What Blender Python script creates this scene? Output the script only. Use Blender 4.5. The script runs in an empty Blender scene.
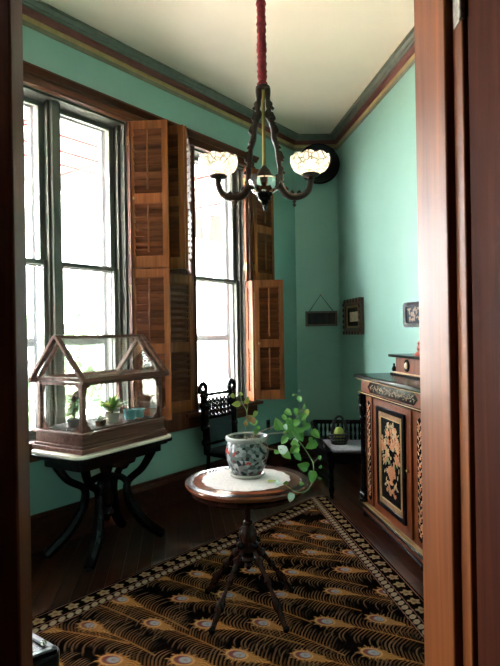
import bpy, bmesh, math, random
import numpy as np
from mathutils import Vector, Matrix
random.seed(7)
S = bpy.context.scene
COL = S.collection
PI = math.pi
rad = math.radians

# ------------------------------------------------------------------ camera, world, exposure
cam = bpy.data.cameras.new('camera')
cam.sensor_fit = 'VERTICAL'; cam.sensor_height = 24.0; cam.lens = 24.0 * 552 / 666
cam.clip_start = 0.02
co = bpy.data.objects.new('camera', cam); COL.objects.link(co)
co.location = (0, 0, 1.55); co.rotation_euler = (rad(90), rad(0.945), 0)
S.camera = co
S.view_settings.view_transform = 'Standard'; S.view_settings.look = 'None'
S.view_settings.gamma = 1; S.view_settings.use_curve_mapping = False
S.view_settings.exposure = 2.25
W = bpy.data.worlds.new('overcast_sky'); S.world = W; W.use_nodes = True
W.node_tree.nodes['Background'].inputs[0].default_value = (0.93, 0.98, 1.0, 1)
W.node_tree.nodes['Background'].inputs[1].default_value = 9.0
S.cycles.max_bounces = 10; S.cycles.diffuse_bounces = 6; S.cycles.transparent_max_bounces = 16
S.cycles.sample_clamp_indirect = 12

sun = bpy.data.lights.new('sun', 'SUN'); sun.energy = 50; sun.angle = rad(3); sun.color = (1, .94, .86)
so_ = bpy.data.objects.new('sun', sun); COL.objects.link(so_); so_.location = (-6, 8, 9)
so_.rotation_euler = Vector((-.55, .35, -1.0)).to_track_quat('-Z', 'Y').to_euler()
# room plan: corners of the far wall and directions of the two long walls
C1 = Vector((0.58, 6.83, 0)); C2 = Vector((1.114, 6.83, 0))
TL, TR = rad(37.2), rad(-7.8)
DL = Vector((math.sin(TL), math.cos(TL), 0)); DR = Vector((math.sin(TR), math.cos(TR), 0))
NL = Vector((DL.y, -DL.x, 0))
RZL = math.atan2(-DL.y, -DL.x)     # local x runs along the wall towards the door, local y into the room
RZR = math.atan2(-DR.y, -DR.x)     # local x towards the door, local y into the right wall
HC = 3.96

# daylight portals (guides for the sky light, they give off no light themselves)
def portal(u0, u1, z0, z1):
    l = bpy.data.lights.new('window_portal', 'AREA'); l.shape = 'RECTANGLE'
    l.size = u1 - u0; l.size_y = z1 - z0; l.cycles.is_portal = True
    o = bpy.data.objects.new('window_portal', l); COL.objects.link(o)
    p = C1 - DL * ((u0 + u1) / 2) - NL * 0.31; p.z = (z0 + z1) / 2
    o.location = p
    o.rotation_euler = NL.to_track_quat('-Z', 'Y').to_euler()
portal(2.6, 4.1, .78, 3.4); portal(.95, 1.9, .78, 3.4); portal(4.65, 5.75, .78, 3.4)

# ------------------------------------------------------------------ materials
def hexc(r, g, b):
    f = lambda c: (c / 255 / 12.92) if c / 255 <= .04045 else ((c / 255 + .055) / 1.055) ** 2.4
    return (f(r), f(g), f(b), 1)
def newmat(name):
    m = bpy.data.materials.new(name); m.use_nodes = True
    nt = m.node_tree; b = nt.nodes['Principled BSDF']
    return m, nt, b
def nd(nt, t, **kw):
    n = nt.nodes.new(t)
    for k, v in kw.items():
        if k.startswith('i_'):
            key = k[2:]; key = int(key) if key.isdigit() else key.replace('_', ' ')
            n.inputs[key].default_value = v
        else: setattr(n, k, v)
    return n
def ramp(nt, fac, stops):
    r = nt.nodes.new('ShaderNodeValToRGB'); e = r.color_ramp.elements
    while len(e) < len(stops): e.new(.5)
    for x, (p, c) in zip(e, stops): x.position = p; x.color = c
    nt.links.new(fac, r.inputs[0]); return r
def plain(name, c, rough=.5, metal=0, spec=.5, var=.12, scale=14, bump=0.0, coat=0):
    m, nt, b = newmat(name)
    tc = nd(nt, 'ShaderNodeTexCoord'); n = nd(nt, 'ShaderNodeTexNoise', i_Scale=scale, i_Detail=4.0)
    nt.links.new(tc.outputs['Object'], n.inputs['Vector'])
    lo = tuple(x * (1 - var) for x in c[:3]) + (1,); hi = tuple(min(1, x * (1 + var)) for x in c[:3]) + (1,)
    r = ramp(nt, n.outputs[0], [(.3, lo), (.7, hi)])
    nt.links.new(r.outputs[0], b.inputs['Base Color'])
    b.inputs['Roughness'].default_value = rough; b.inputs['Metallic'].default_value = metal
    b.inputs['Specular IOR Level'].default_value = spec
    b.inputs['Coat Weight'].default_value = coat; b.inputs['Coat Roughness'].default_value = .12
    if bump:
        bp = nd(nt, 'ShaderNodeBump', i_Strength=bump, i_Distance=.01)
        nt.links.new(n.outputs[0], bp.inputs['Height']); nt.links.new(bp.outputs[0], b.inputs['Normal'])
    return m
def wood(name, dark, light, axis='Z', rough=.35, scale=1.0, coat=.3, rand=0.0, spec=.2):
    m, nt, b = newmat(name)
    tc = nd(nt, 'ShaderNodeTexCoord'); mp = nd(nt, 'ShaderNodeMapping')
    s = {'X': (1.2, 22, 22), 'Y': (22, 1.2, 22), 'Z': (22, 22, 1.2)}[axis]
    mp.inputs['Scale'].default_value = tuple(v * scale for v in s)
    nt.links.new(tc.outputs['Object'], mp.inputs['Vector'])
    vec = mp.outputs[0]
    oi = nd(nt, 'ShaderNodeObjectInfo')
    if rand:
        ad = nd(nt, 'ShaderNodeVectorMath', operation='ADD')
        sc_ = nd(nt, 'ShaderNodeMath', operation='MULTIPLY', i_1=37.0)
        nt.links.new(oi.outputs['Random'], sc_.inputs[0])
        nt.links.new(vec, ad.inputs[0]); nt.links.new(sc_.outputs[0], ad.inputs[1]); vec = ad.outputs[0]
    n = nd(nt, 'ShaderNodeTexNoise', i_Scale=1.0, i_Detail=6.0, i_Roughness=.62, i_Distortion=.6)
    nt.links.new(vec, n.inputs['Vector'])
    r = ramp(nt, n.outputs[0], [(.32, dark), (.55, tuple((a + c) / 2 for a, c in zip(dark, light))), (.72, light)])
    out = r.outputs[0]
    if rand:
        hs = nd(nt, 'ShaderNodeHueSaturation')
        mr = nd(nt, 'ShaderNodeMapRange', i_3=1 - rand, i_4=1 + rand)
        nt.links.new(oi.outputs['Random'], mr.inputs[0]); nt.links.new(mr.outputs[0], hs.inputs['Value'])
        nt.links.new(out, hs.inputs['Color']); out = hs.outputs[0]
    nt.links.new(out, b.inputs['Base Color'])
    bp = nd(nt, 'ShaderNodeBump', i_Strength=.12, i_Distance=.004)
    nt.links.new(n.outputs[0], bp.inputs['Height']); nt.links.new(bp.outputs[0], b.inputs['Normal'])
    b.inputs['Roughness'].default_value = rough; b.inputs['Specular IOR Level'].default_value = spec
    b.inputs['Coat Weight'].default_value = coat; b.inputs['Coat Roughness'].default_value = .15
    return m
def glassy(name, tint=(1, 1, 1, 1), gloss=.08, rough=.02):
    m = bpy.data.materials.new(name); m.use_nodes = True; nt = m.node_tree; nt.nodes.clear()
    o = nd(nt, 'ShaderNodeOutputMaterial'); t = nd(nt, 'ShaderNodeBsdfTransparent'); g = nd(nt, 'ShaderNodeBsdfGlossy')
    t.inputs[0].default_value = tint; g.inputs['Roughness'].default_value = rough
    lw = nd(nt, 'ShaderNodeLayerWeight', i_Blend=.25); mu = nd(nt, 'ShaderNodeMath', operation='MULTIPLY_ADD', i_1=.22, i_2=gloss * .25)
    nt.links.new(lw.outputs['Fresnel'], mu.inputs[0])
    mx = nd(nt, 'ShaderNodeMixShader'); nt.links.new(mu.outputs[0], mx.inputs[0])
    nt.links.new(t.outputs[0], mx.inputs[1]); nt.links.new(g.outputs[0], mx.inputs[2]); nt.links.new(mx.outputs[0], o.inputs[0])
    return m
def shade_glass(name):
    m = bpy.data.materials.new(name); m.use_nodes = True; nt = m.node_tree; nt.nodes.clear()
    o = nd(nt, 'ShaderNodeOutputMaterial'); t = nd(nt, 'ShaderNodeBsdfTransparent'); tr = nd(nt, 'ShaderNodeBsdfTranslucent')
    g = nd(nt, 'ShaderNodeBsdfGlossy', i_Roughness=.08); d = nd(nt, 'ShaderNodeBsdfDiffuse')
    d.inputs[0].default_value = (.75, .72, .66, 1); tr.inputs[0].default_value = (.95, .9, .82, 1)
    tc = nd(nt, 'ShaderNodeTexCoord'); v = nd(nt, 'ShaderNodeTexVoronoi', i_Scale=34.0, feature='DISTANCE_TO_EDGE')
    nt.links.new(tc.outputs['Object'], v.inputs['Vector'])
    r = ramp(nt, v.outputs['Distance'], [(.04, (0.1, .1, .1, 1)), (.22, (.8, .8, .8, 1))])
    a = nd(nt, 'ShaderNodeMixShader', i_0=.35); nt.links.new(tr.outputs[0], a.inputs[1]); nt.links.new(d.outputs[0], a.inputs[2])
    b = nd(nt, 'ShaderNodeMixShader'); nt.links.new(r.outputs[0], b.inputs[0]); nt.links.new(t.outputs[0], b.inputs[1]); nt.links.new(a.outputs[0], b.inputs[2])
    c = nd(nt, 'ShaderNodeMixShader', i_0=.12); nt.links.new(b.outputs[0], c.inputs[1]); nt.links.new(g.outputs[0], c.inputs[2])
    nt.links.new(c.outputs[0], o.inputs[0]); return m
def emis(name, c, s):
    m, nt, b = newmat(name)
    b.inputs['Emission Color'].default_value = c; b.inputs['Emission Strength'].default_value = s
    return m

M = {}
M['teal'] = plain('teal_wall_paint', (.205, .365, .318, 1), .42, var=.04, scale=3, bump=.02)
M['ceiling'] = plain('cream_ceiling_paint', (.86, .68, .55, 1), .55, var=.03, scale=2)
M['corn_grey'] = plain('grey_green_moulding', (.13, .135, .105, 1), .45)
M['corn_red'] = plain('dark_red_band', (.14, .024, .015, 1), .45)
M['corn_gold'] = plain('mustard_band', (.36, .22, .085, 1), .5)
M['corn_olive'] = plain('olive_band', (.16, .145, .095, 1), .5)
M['mahog'] = wood('mahogany_trim', (.045, .012, .005, 1), (.16, .044, .018, 1), 'Z', .35, .8, .1)
M['mahogX'] = wood('mahogany_trim_long', (.045, .012, .005, 1), (.16, .044, .018, 1), 'X', .35, .8, .1)
M['basewood'] = wood('dark_baseboard', (.018, .004, .002, 1), (.065, .016, .006, 1), 'X', .35, .8, 0)
M['jamb'] = wood('door_jamb_wood', (.085, .019, .004, 1), (.24, .068, .014, 1), 'Z', .42, .9, 0)
M['doorwood'] = wood('dark_door_wood', (.022, .005, .002, 1), (.075, .015, .005, 1), 'Z', .7, .8, .0, spec=.03)
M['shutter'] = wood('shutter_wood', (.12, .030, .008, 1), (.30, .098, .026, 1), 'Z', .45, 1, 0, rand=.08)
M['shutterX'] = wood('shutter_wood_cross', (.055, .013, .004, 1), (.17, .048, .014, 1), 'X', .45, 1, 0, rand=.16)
M['floor'] = wood('floor_board_wood', (.010, .0025, .001, 1), (.050, .011, .004, 1), 'X', .3, .7, 0, rand=.35)
M['subfloor'] = plain('dark_floor_gap', (.006, .003, .002, 1), .8)
M['sash'] = plain('olive_sash_paint', (.095, .095, .075, 1), .5)
M['liner'] = plain('dark_olive_liner', (.045, .043, .032, 1), .55, spec=.2)
M['storm'] = plain('pale_storm_frame', (.42, .42, .44, 1), .5)
M['glass'] = glassy('window_glass')
M['caseglass'] = glassy('thin_case_glass', (.97, .99, .98, 1), .2)
M['black'] = plain('ebonised_wood', (.004, .0036, .0038, 1), .22, coat=0, var=.3, spec=.14)
M['darkwood'] = wood('dark_walnut', (.008, .003, .002, 1), (.040, .011, .006, 1), 'Z', .25, 1, 0)
M['tabletop'] = wood('table_top_veneer', (.10, .022, .010, 1), (.27, .075, .032, 1), 'X', .22, 1, .8)
M['casewood'] = wood('glasshouse_wood', (.07, .026, .018, 1), (.24, .11, .078, 1), 'X', .4, 1.2, .0)
M['cabwood'] = wood('cabinet_walnut', (.07, .015, .005, 1), (.20, .052, .016, 1), 'Z', .35, 1.2, 0)
M['burl'] = plain('burl_veneer', (.22, .11, .048, 1), .3, var=.4, scale=30, coat=.6)
M['gilt'] = plain('gilt_line', (.38, .23, .09, 1), .4, metal=.4)
M['marble'] = plain('cream_marble', (.80, .70, .60, 1), .22, var=.08, scale=9, coat=.3)
M['bronze'] = plain('dark_bronze', (.032, .013, .007, 1), .4, spec=.18, var=.4, scale=40)
M['brass'] = plain('aged_brass', (.28, .17, .05, 1), .35, metal=.9)
M['nickel'] = plain('polished_nickel', (.72, .68, .62, 1), .12, metal=1)
M['redcloth'] = plain('red_gathered_cloth', (.20, .005, .010, 1), .85, var=.35, scale=60, bump=.4)
M['bulb'] = emis('lit_bulb', (1, .74, .46, 1), 13)
M['shadeglass'] = shade_glass('cut_glass_shade')
M['doily'] = plain('white_lace', (.74, .67, .68, 1), .8, var=.12, scale=90, bump=.3)
M['soil'] = plain('potting_soil', (.035, .02, .012, 1), .9, scale=60, bump=.5)
M['leaf'] = plain('vine_leaf_green', (.13, .30, .06, 1), .4, var=.35, scale=16)
M['leafy'] = plain('yellow_green_leaf', (.38, .40, .08, 1), .4, var=.25, scale=20)
M['leafp'] = plain('pale_grey_green_leaf', (.42, .52, .44, 1), .35, var=.2)
M['leafr'] = plain('reddish_leaf', (.28, .12, .05, 1), .45, var=.3)
M['stem'] = plain('vine_stem', (.22, .26, .10, 1), .5)
M['stemb'] = plain('brown_stem', (.12, .07, .035, 1), .6)
M['cream'] = plain('cream_glaze', (.42, .38, .33, 1), .3)
M['rimglaze'] = plain('grey_rim_glaze', (.34, .33, .32, 1), .25)
M['tealpot'] = plain('teal_painted_pot', (.10, .32, .32, 1), .35)
M['tin'] = plain('pale_metal', (.20, .20, .22, 1), .45, metal=.1, spec=.2)
M['damask'] = plain('pale_damask', (.22, .205, .225, 1), .75, var=.35, scale=45)
M['darkcloth'] = plain('dark_green_upholstery', (.008, .014, .015, 1), .8, var=.3, scale=50)
M['iron'] = plain('black_iron', (.005, .005, .005, 1), .4, spec=.2)
M['pear'] = plain('yellow_green_skin', (.20, .26, .025, 1), .35)
M['paper'] = plain('aged_picture', (.42, .34, .22, 1), .6, var=.4, scale=24)
M['oldframe'] = plain('carved_dark_frame', (.06, .024, .012, 1), .4, var=.5, scale=40, bump=.5)
M['embroid'] = plain('embroidered_silk', (.22, .17, .12, 1), .6, var=.8, scale=55)
M['redfig'] = plain('red_carved_base', (.32, .05, .03, 1), .4)
M['inlay_o'] = plain('orange_inlay', (.42, .16, .075, 1), .3, var=.25, scale=60)
M['inlay_p'] = plain('pale_inlay', (.42, .27, .16, 1), .3, var=.2, scale=60)
M['inlay_g'] = plain('greenish_inlay', (.20, .22, .10, 1), .3, var=.2, scale=60)
M['hallwall'] = plain('hall_plaster', (.12, .10, .07, 1), .7)
M['whitepaint'] = plain('white_porch_paint', (.80, .80, .78, 1), .6)
M['redpaint'] = plain('red_porch_line', (.30, .02, .02, 1), .6)
M['brickred'] = plain('red_brown_valance', (.06, .020, .015, 1), .7)
M['palelawn'] = plain('pale_bounce_lawn', (.50, .46, .40, 1), .9, var=.4, scale=8)  # pale beige instead of green, lightened to bounce sunlight up to the ceiling
M['bush'] = plain('garden_foliage', (.05, .085, .04, 1), .8, var=.3)
M['hinge'] = plain('worn_steel', (.28, .24, .20, 1), .45, metal=.8, var=.4, scale=80)
M['lino'] = plain('porch_deck_grey', (.62, .60, .55, 1), .7)

def pot_mat():
    m, nt, b = newmat('painted_porcelain')
    tc = nd(nt, 'ShaderNodeTexCoord')
    v = nd(nt, 'ShaderNodeTexVoronoi', i_Scale=46.0); n = nd(nt, 'ShaderNodeTexNoise', i_Scale=17.0, i_Detail=3.0)
    nt.links.new(tc.outputs['Object'], v.inputs['Vector']); nt.links.new(tc.outputs['Object'], n.inputs['Vector'])
    base = ramp(nt, v.outputs['Color'], [(.18, hexc(34, 46, 44)), (.40, hexc(104, 112, 110)), (.60, hexc(150, 152, 152)), (.85, hexc(74, 68, 66))])
    red = ramp(nt, n.outputs[0], [(.61, (0, 0, 0, 1)), (.66, (1, 1, 1, 1))])
    mx = nd(nt, 'ShaderNodeMix', data_type='RGBA'); mx.inputs['B'].default_value = hexc(160, 50, 44)
    nt.links.new(red.outputs[0], mx.inputs['Factor']); nt.links.new(base.outputs[0], mx.inputs['A'])
    nt.links.new(mx.outputs['Result'], b.inputs['Base Color']); b.inputs['Roughness'].default_value = .22
    return m
M['pot'] = pot_mat()

# ------------------------------------------------------------------ mesh helpers
class MB:
    def __init__(s): s.v = []; s.f = []
    def add(s, vs, fs):
        o = len(s.v); s.v += [tuple(v) for v in vs]; s.f += [tuple(i + o for i in f) for f in fs]; return s
    def box(s, x0, x1, y0, y1, z0, z1, T=None):
        vs = [Vector((x, y, z)) for z in (z0, z1) for y in (y0, y1) for x in (x0, x1)]
        if T: vs = [T @ v for v in vs]
        return s.add(vs, [(0, 2, 3, 1), (4, 5, 7, 6), (0, 1, 5, 4), (2, 6, 7, 3), (0, 4, 6, 2), (1, 3, 7, 5)])
    def bar(s, p, q, w, h, up=(0, 0, 1)):
        p, q = Vector(p), Vector(q); d = (q - p).normalized(); u = Vector(up)
        a = d.cross(u)
        if a.length < 1e-4: a = d.cross(Vector((1, 0, 0)))
        a.normalize(); b = a.cross(d).normalized(); a *= w / 2; b *= h / 2
        vs = [p - a - b, p + a - b, p + a + b, p - a + b, q - a - b, q + a - b, q + a + b, q - a + b]
        return s.add(vs, [(0, 1, 2, 3), (7, 6, 5, 4), (0, 4, 5, 1), (1, 5, 6, 2), (2, 6, 7, 3), (3, 7, 4, 0)])
    def lathe(s, prof, n=20, c=(0, 0, 0), T=None, ring=False):
        vs = []; fs = []; c = Vector(c)
        for r, z in prof:
            for k in range(n):
                a = 2 * PI * k / n; v = Vector((r * math.cos(a), r * math.sin(a), z)); v = (T @ v) if T else v
                vs.append(v + c)
        m = len(prof)
        for i in range(m - 1):
            for k in range(n): fs.append((i * n + k, i * n + (k + 1) % n, (i + 1) * n + (k + 1) % n, (i + 1) * n + k))
        if ring:
            for k in range(n): fs.append(((m - 1) * n + k, (m - 1) * n + (k + 1) % n, (k + 1) % n, k))
        else:
            fs.append(tuple(range(n - 1, -1, -1))); fs.append(tuple((m - 1) * n + k for k in range(n)))
        return s.add(vs, fs)
    def tube(s, pts, r, n=8):
        pts = [Vector(p) for p in pts]; rs = r if isinstance(r, (list, tuple)) else [r] * len(pts)
        vs = []; fs = []; ref = None
        for i, p in enumerate(pts):
            d = (pts[min(i + 1, len(pts) - 1)] - pts[max(i - 1, 0)]).normalized()
            if ref is None:
                ref = d.orthogonal().normalized()
            ref = (ref - d * ref.dot(d)).normalized(); b = d.cross(ref)
            for k in range(n):
                a = 2 * PI * k / n; vs.append(p + (ref * math.cos(a) + b * math.sin(a)) * rs[i])
        for i in range(len(pts) - 1):
            for k in range(n): fs.append((i * n + k, i * n + (k + 1) % n, (i + 1) * n + (k + 1) % n, (i + 1) * n + k))
        fs.append(tuple(range(n - 1, -1, -1))); fs.append(tuple((len(pts) - 1) * n + k for k in range(n)))
        return s.add(vs, fs)
    def prism(s, poly, T):               # poly: list of (a, b); T(a, b, 0/1) -> point
        n = len(poly)
        vs = [T(a, b, 0) for a, b in poly] + [T(a, b, 1) for a, b in poly]
        fs = [tuple(range(n - 1, -1, -1)), tuple(range(n, 2 * n))] + [(k, (k + 1) % n, n + (k + 1) % n, n + k) for k in range(n)]
        return s.add(vs, fs)
    def sphere(s, c, r, n=12, m=8, sc=(1, 1, 1)):
        prof = [(max(1e-4, math.sin(PI * i / m)) * r, -math.cos(PI * i / m) * r) for i in range(m + 1)]
        return s.lathe(prof, n, c, Matrix.Diagonal(Vector(sc)))
    def mesh(s, name, mat, smooth=True, angle=35):
        me = bpy.data.meshes.new(name); me.from_pydata(s.v, [], s.f); me.update()
        bm = bmesh.new(); bm.from_mesh(me); bmesh.ops.recalc_face_normals(bm, faces=bm.faces); bm.to_mesh(me); bm.free()
        if mat: me.materials.append(M[mat])
        if smooth:
            me.polygons.foreach_set('use_smooth', [True] * len(me.polygons)); me.set_sharp_from_angle(angle=rad(angle))
        return me
    def build(s, name, mat, parent=None, bevel=0, **kw):
        o = bpy.data.objects.new(name, s.mesh(name, mat, **kw)); COL.objects.link(o); o.parent = parent
        if bevel:
            b = o.modifiers.new('bevel', 'BEVEL'); b.width = bevel; b.segments = 2; b.limit_method = 'ANGLE'; b.angle_limit = rad(40)
        return o
def link(name, me, parent=None, loc=(0, 0, 0), rot=(0, 0, 0), scale=(1, 1, 1)):
    o = bpy.data.objects.new(name, me); COL.objects.link(o); o.parent = parent
    o.location = loc; o.rotation_euler = rot; o.scale = scale; return o
def empty(name, loc=(0, 0, 0), rz=0, parent=None):
    o = bpy.data.objects.new(name, None); COL.objects.link(o); o.location = loc; o.rotation_euler = (0, 0, rz); o.parent = parent
    o.empty_display_size = .05; return o
def thing(name, label, cat, loc=(0, 0, 0), rz=0, group=None):
    return tag(empty(name, loc, rz), label, cat, group)
def tag(o, label, cat, group=None):
    o['label'] = label; o['category'] = cat
    if group: o['group'] = group
    return o
def struct(o, label=None, cat=None):
    o['kind'] = 'structure'
    if label: o['label'] = label
    if cat: o['category'] = cat
    return o
def B(x0, x1, y0, y1, z0, z1): return MB().box(x0, x1, y0, y1, z0, z1)
def spline(pts, n=6):
    P = [Vector(p) for p in pts]; out = []
    for i in range(len(P) - 1):
        a = P[max(i - 1, 0)]; b = P[i]; c = P[i + 1]; d = P[min(i + 2, len(P) - 1)]
        for k in range(n):
            t = k / n
            out.append(.5 * ((2 * b) + (c - a) * t + (2 * a - 5 * b + 4 * c - d) * t * t + (3 * b - a - 3 * c + d) * t ** 3))
    out.append(P[-1]); return out

# ------------------------------------------------------------------ room shell
YD = 1.45                                   # room side of the door wall
UL = (6.83 - YD) / DL.y                     # length of the left wall to the door wall
UR = (6.83 - YD) / DR.y * 1.0
PLL = C1 - DL * UL; PRR = C2 - DR * ((6.83 - YD) / DR.y)
W1 = (2.67, 4.02); W2 = (1.0, 1.86); W3 = (4.7, 5.7); ZS, ZH = .80, 3.36
wl = MB()
for a, b in ((-.0, W2[0]), (W2[1], W1[0]), (W1[1], W3[0]), (W3[1], UL)): wl.box(a, b, -.3, 0, 0, HC)
for a, b in (W1, W2, W3): wl.box(a, b, -.3, 0, 0, ZS); wl.box(a, b, -.3, 0, ZH, HC)
o = struct(wl.build('wall_left', 'teal', smooth=False), 'teal painted plaster wall with two tall windows', 'wall')
o.location = C1; o.rotation_euler = (0, 0, RZL)
o = struct(B(C1.x - .25, C2.x + .3, 6.83, 7.1, 0, HC).build('wall_back', 'teal', smooth=False), 'narrow teal wall at the far end of the room', 'wall')
o = struct(B(-.3, UR + .05, 0, .25, 0, HC).build('wall_right', 'teal', smooth=False), 'teal wall behind the inlaid cabinet', 'wall')
o.location = C2; o.rotation_euler = (0, 0, RZR)
DXL, DXR, DH = -.587, .447, 2.75
wf = MB()
wf.box(PLL.x - .4, DXL - .12, 1.385, YD, 0, HC); wf.box(DXR + .14, PRR.x + .3, 1.25, YD, 0, HC); wf.box(DXL - .12, DXR + .14, 1.385, YD, DH + .12, HC)
struct(wf.build('wall_front', 'teal', smooth=False), 'teal wall around the doorway', 'wall')
poly = [(PLL.x - .35, 1.3), (PRR.x + .35, 1.3), (C2.x + .35, 7.15), (C1.x - .2, 7.15)]
ce = MB().prism(poly, lambda a, b, k: Vector((a, b, HC + k * .12)))
struct(ce.build('ceiling', 'ceiling', smooth=False), 'warm cream plaster ceiling', 'ceiling')

# floor: dark boards running along the right wall
fl = struct(MB().prism(poly, lambda a, b, k: Vector((a, b, -.12 + k * .105))).build('floor', 'subfloor', smooth=False), 'dark polished narrow-board floor', 'floor')
room = [Vector((PLL.x, YD - .21, 0)), Vector((PRR.x + .03, YD - .21, 0)), Vector((PRR.x, YD, 0)), C2, C1, PLL]
def clip(poly, n, d):                        # keep n.p <= d
    out = []
    for i, p in enumerate(poly):
        q = poly[(i + 1) % len(poly)]; a, b = n.dot(p) - d, n.dot(q) - d
        if a <= 0: out.append(p)
        if a * b < 0: out.append(p + (q - p) * (a / (a - b)))
    return out
hullp = [Vector((PLL.x, YD - .21, 0)), Vector((PRR.x + .03, YD - .21, 0)), C2, C1, PLL]
NRv = Vector((DR.y, -DR.x, 0))               # towards the right wall
bw = .092; k = 0; rnd = random.Random(3)
while k * bw < 5.4:
    off = k * bw; t = -rnd.uniform(0, 1.6)
    while t < 6.0:
        L_ = rnd.uniform(1.5, 2.6)
        A = C2 - NRv * (off + .0012) - DR * t; Bq = C2 - NRv * (off + bw - .0012) - DR * t
        pl = [A, Bq, Bq - DR * (L_ - .002), A - DR * (L_ - .002)]
        for i in range(len(hullp)):
            p, q = hullp[i], hullp[(i + 1) % len(hullp)]; e = (q - p); n = Vector((e.y, -e.x, 0)).normalized()
            pl = clip(pl, n, n.dot(p))
            if len(pl) < 3: break
        if len(pl) >= 3:
            ctr = sum(pl, Vector()) / len(pl)
            if max((a - ctr).length for a in pl) > .05:
                mb = MB()
                R = Matrix.Rotation(-RZR, 3, 'Z')
                loc = [R @ (p - ctr) for p in pl]
                mb.prism([(p.x, p.y) for p in loc], lambda a, b, k_: Vector((a, b, -.014 + k_ * .014)))
                ob = mb.build('floor_board', 'floor', None, smooth=False); ob.parent = fl
                ob.location = ctr; ob.rotation_euler = (0, 0, RZR)
        t += L_
    k += 1

# cornice: painted bands and a moulding at the ceiling, along three walls
def miter(p, d0, d1, n0, n1, off):           # corner of two offset lines
    A = p + n0 * off; Bp = p + n1 * off
    den = d0.x * d1.y - d0.y * d1.x
    t = ((Bp.x - A.x) * d1.y - (Bp.y - A.y) * d1.x) / den
    return A + d0 * t
NB = Vector((0, -1, 0)); DB = Vector((1, 0, 0)); NR = -NRv
def run(side, prof, name, mat, parent):      # prof: [(off, z)...] closed polygon swept along one wall with mitred ends
    mb = MB(); n = len(prof)
    def ends(off):
        if side == 'left': return PLL + NL * off, miter(C1, DL, DB, NL, NB, off)
        if side == 'back': return miter(C1, DL, DB, NL, NB, off), miter(C2, DB, DR, NB, NR, off)
        return miter(C2, DB, DR, NB, NR, off), PRR + NR * off
    vs = []
    for e in (0, 1):
        for off, z in prof:
            p = ends(off)[e].copy(); p.z = z; vs.append(p)
    mb.add(vs, [tuple(range(n - 1, -1, -1)), tuple(range(n, 2 * n))] + [(i, (i + 1) % n, n + (i + 1) % n, n + i) for i in range(n)])
    return mb.build(name, mat, parent, smooth=False)
ZC = 3.79
for i, side in enumerate(('left', 'back', 'right')):
    e = struct(empty('trim_%d' % (i + 1)), 'painted cornice with red and mustard bands, %s wall' % {'left': 'window', 'back': 'far narrow', 'right': 'cabinet'}[side], 'cornice')
    run(side, [(0, ZC), (.006, ZC), (.006, ZC + .036), (0, ZC + .036)], 'olive_band', 'corn_olive', e)
    run(side, [(0, ZC + .036), (.009, ZC + .036), (.009, ZC + .075), (0, ZC + .075)], 'mustard_band', 'corn_gold', e)
    run(side, [(0, ZC + .075), (.018, ZC + .075), (.034, ZC + .095), (.04, ZC + .118), (0, ZC + .118)], 'red_band', 'corn_red', e)
    run(side, [(0, ZC + .118), (.05, ZC + .118), (.058, ZC + .126), (.058, ZC + .134), (.07, ZC + .138), (.088, HC - .012), (.1, HC - .01), (.1, HC), (0, HC)], 'crown_moulding', 'corn_grey', e)
    run(side, [(.1, HC - .012), (.112, HC - .012), (.112, HC), (.1, HC)], 'ceiling_line', 'corn_olive', e)
for side in ('left', 'back', 'right'):
    struct(run(side, [(0, 0), (.03, 0), (.03, .2), (.024, .225), (.012, .235), (.012, .262), (0, .265)], 'baseboard_' + side, 'basewood', None), 'tall dark mahogany baseboard', 'baseboard')

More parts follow.
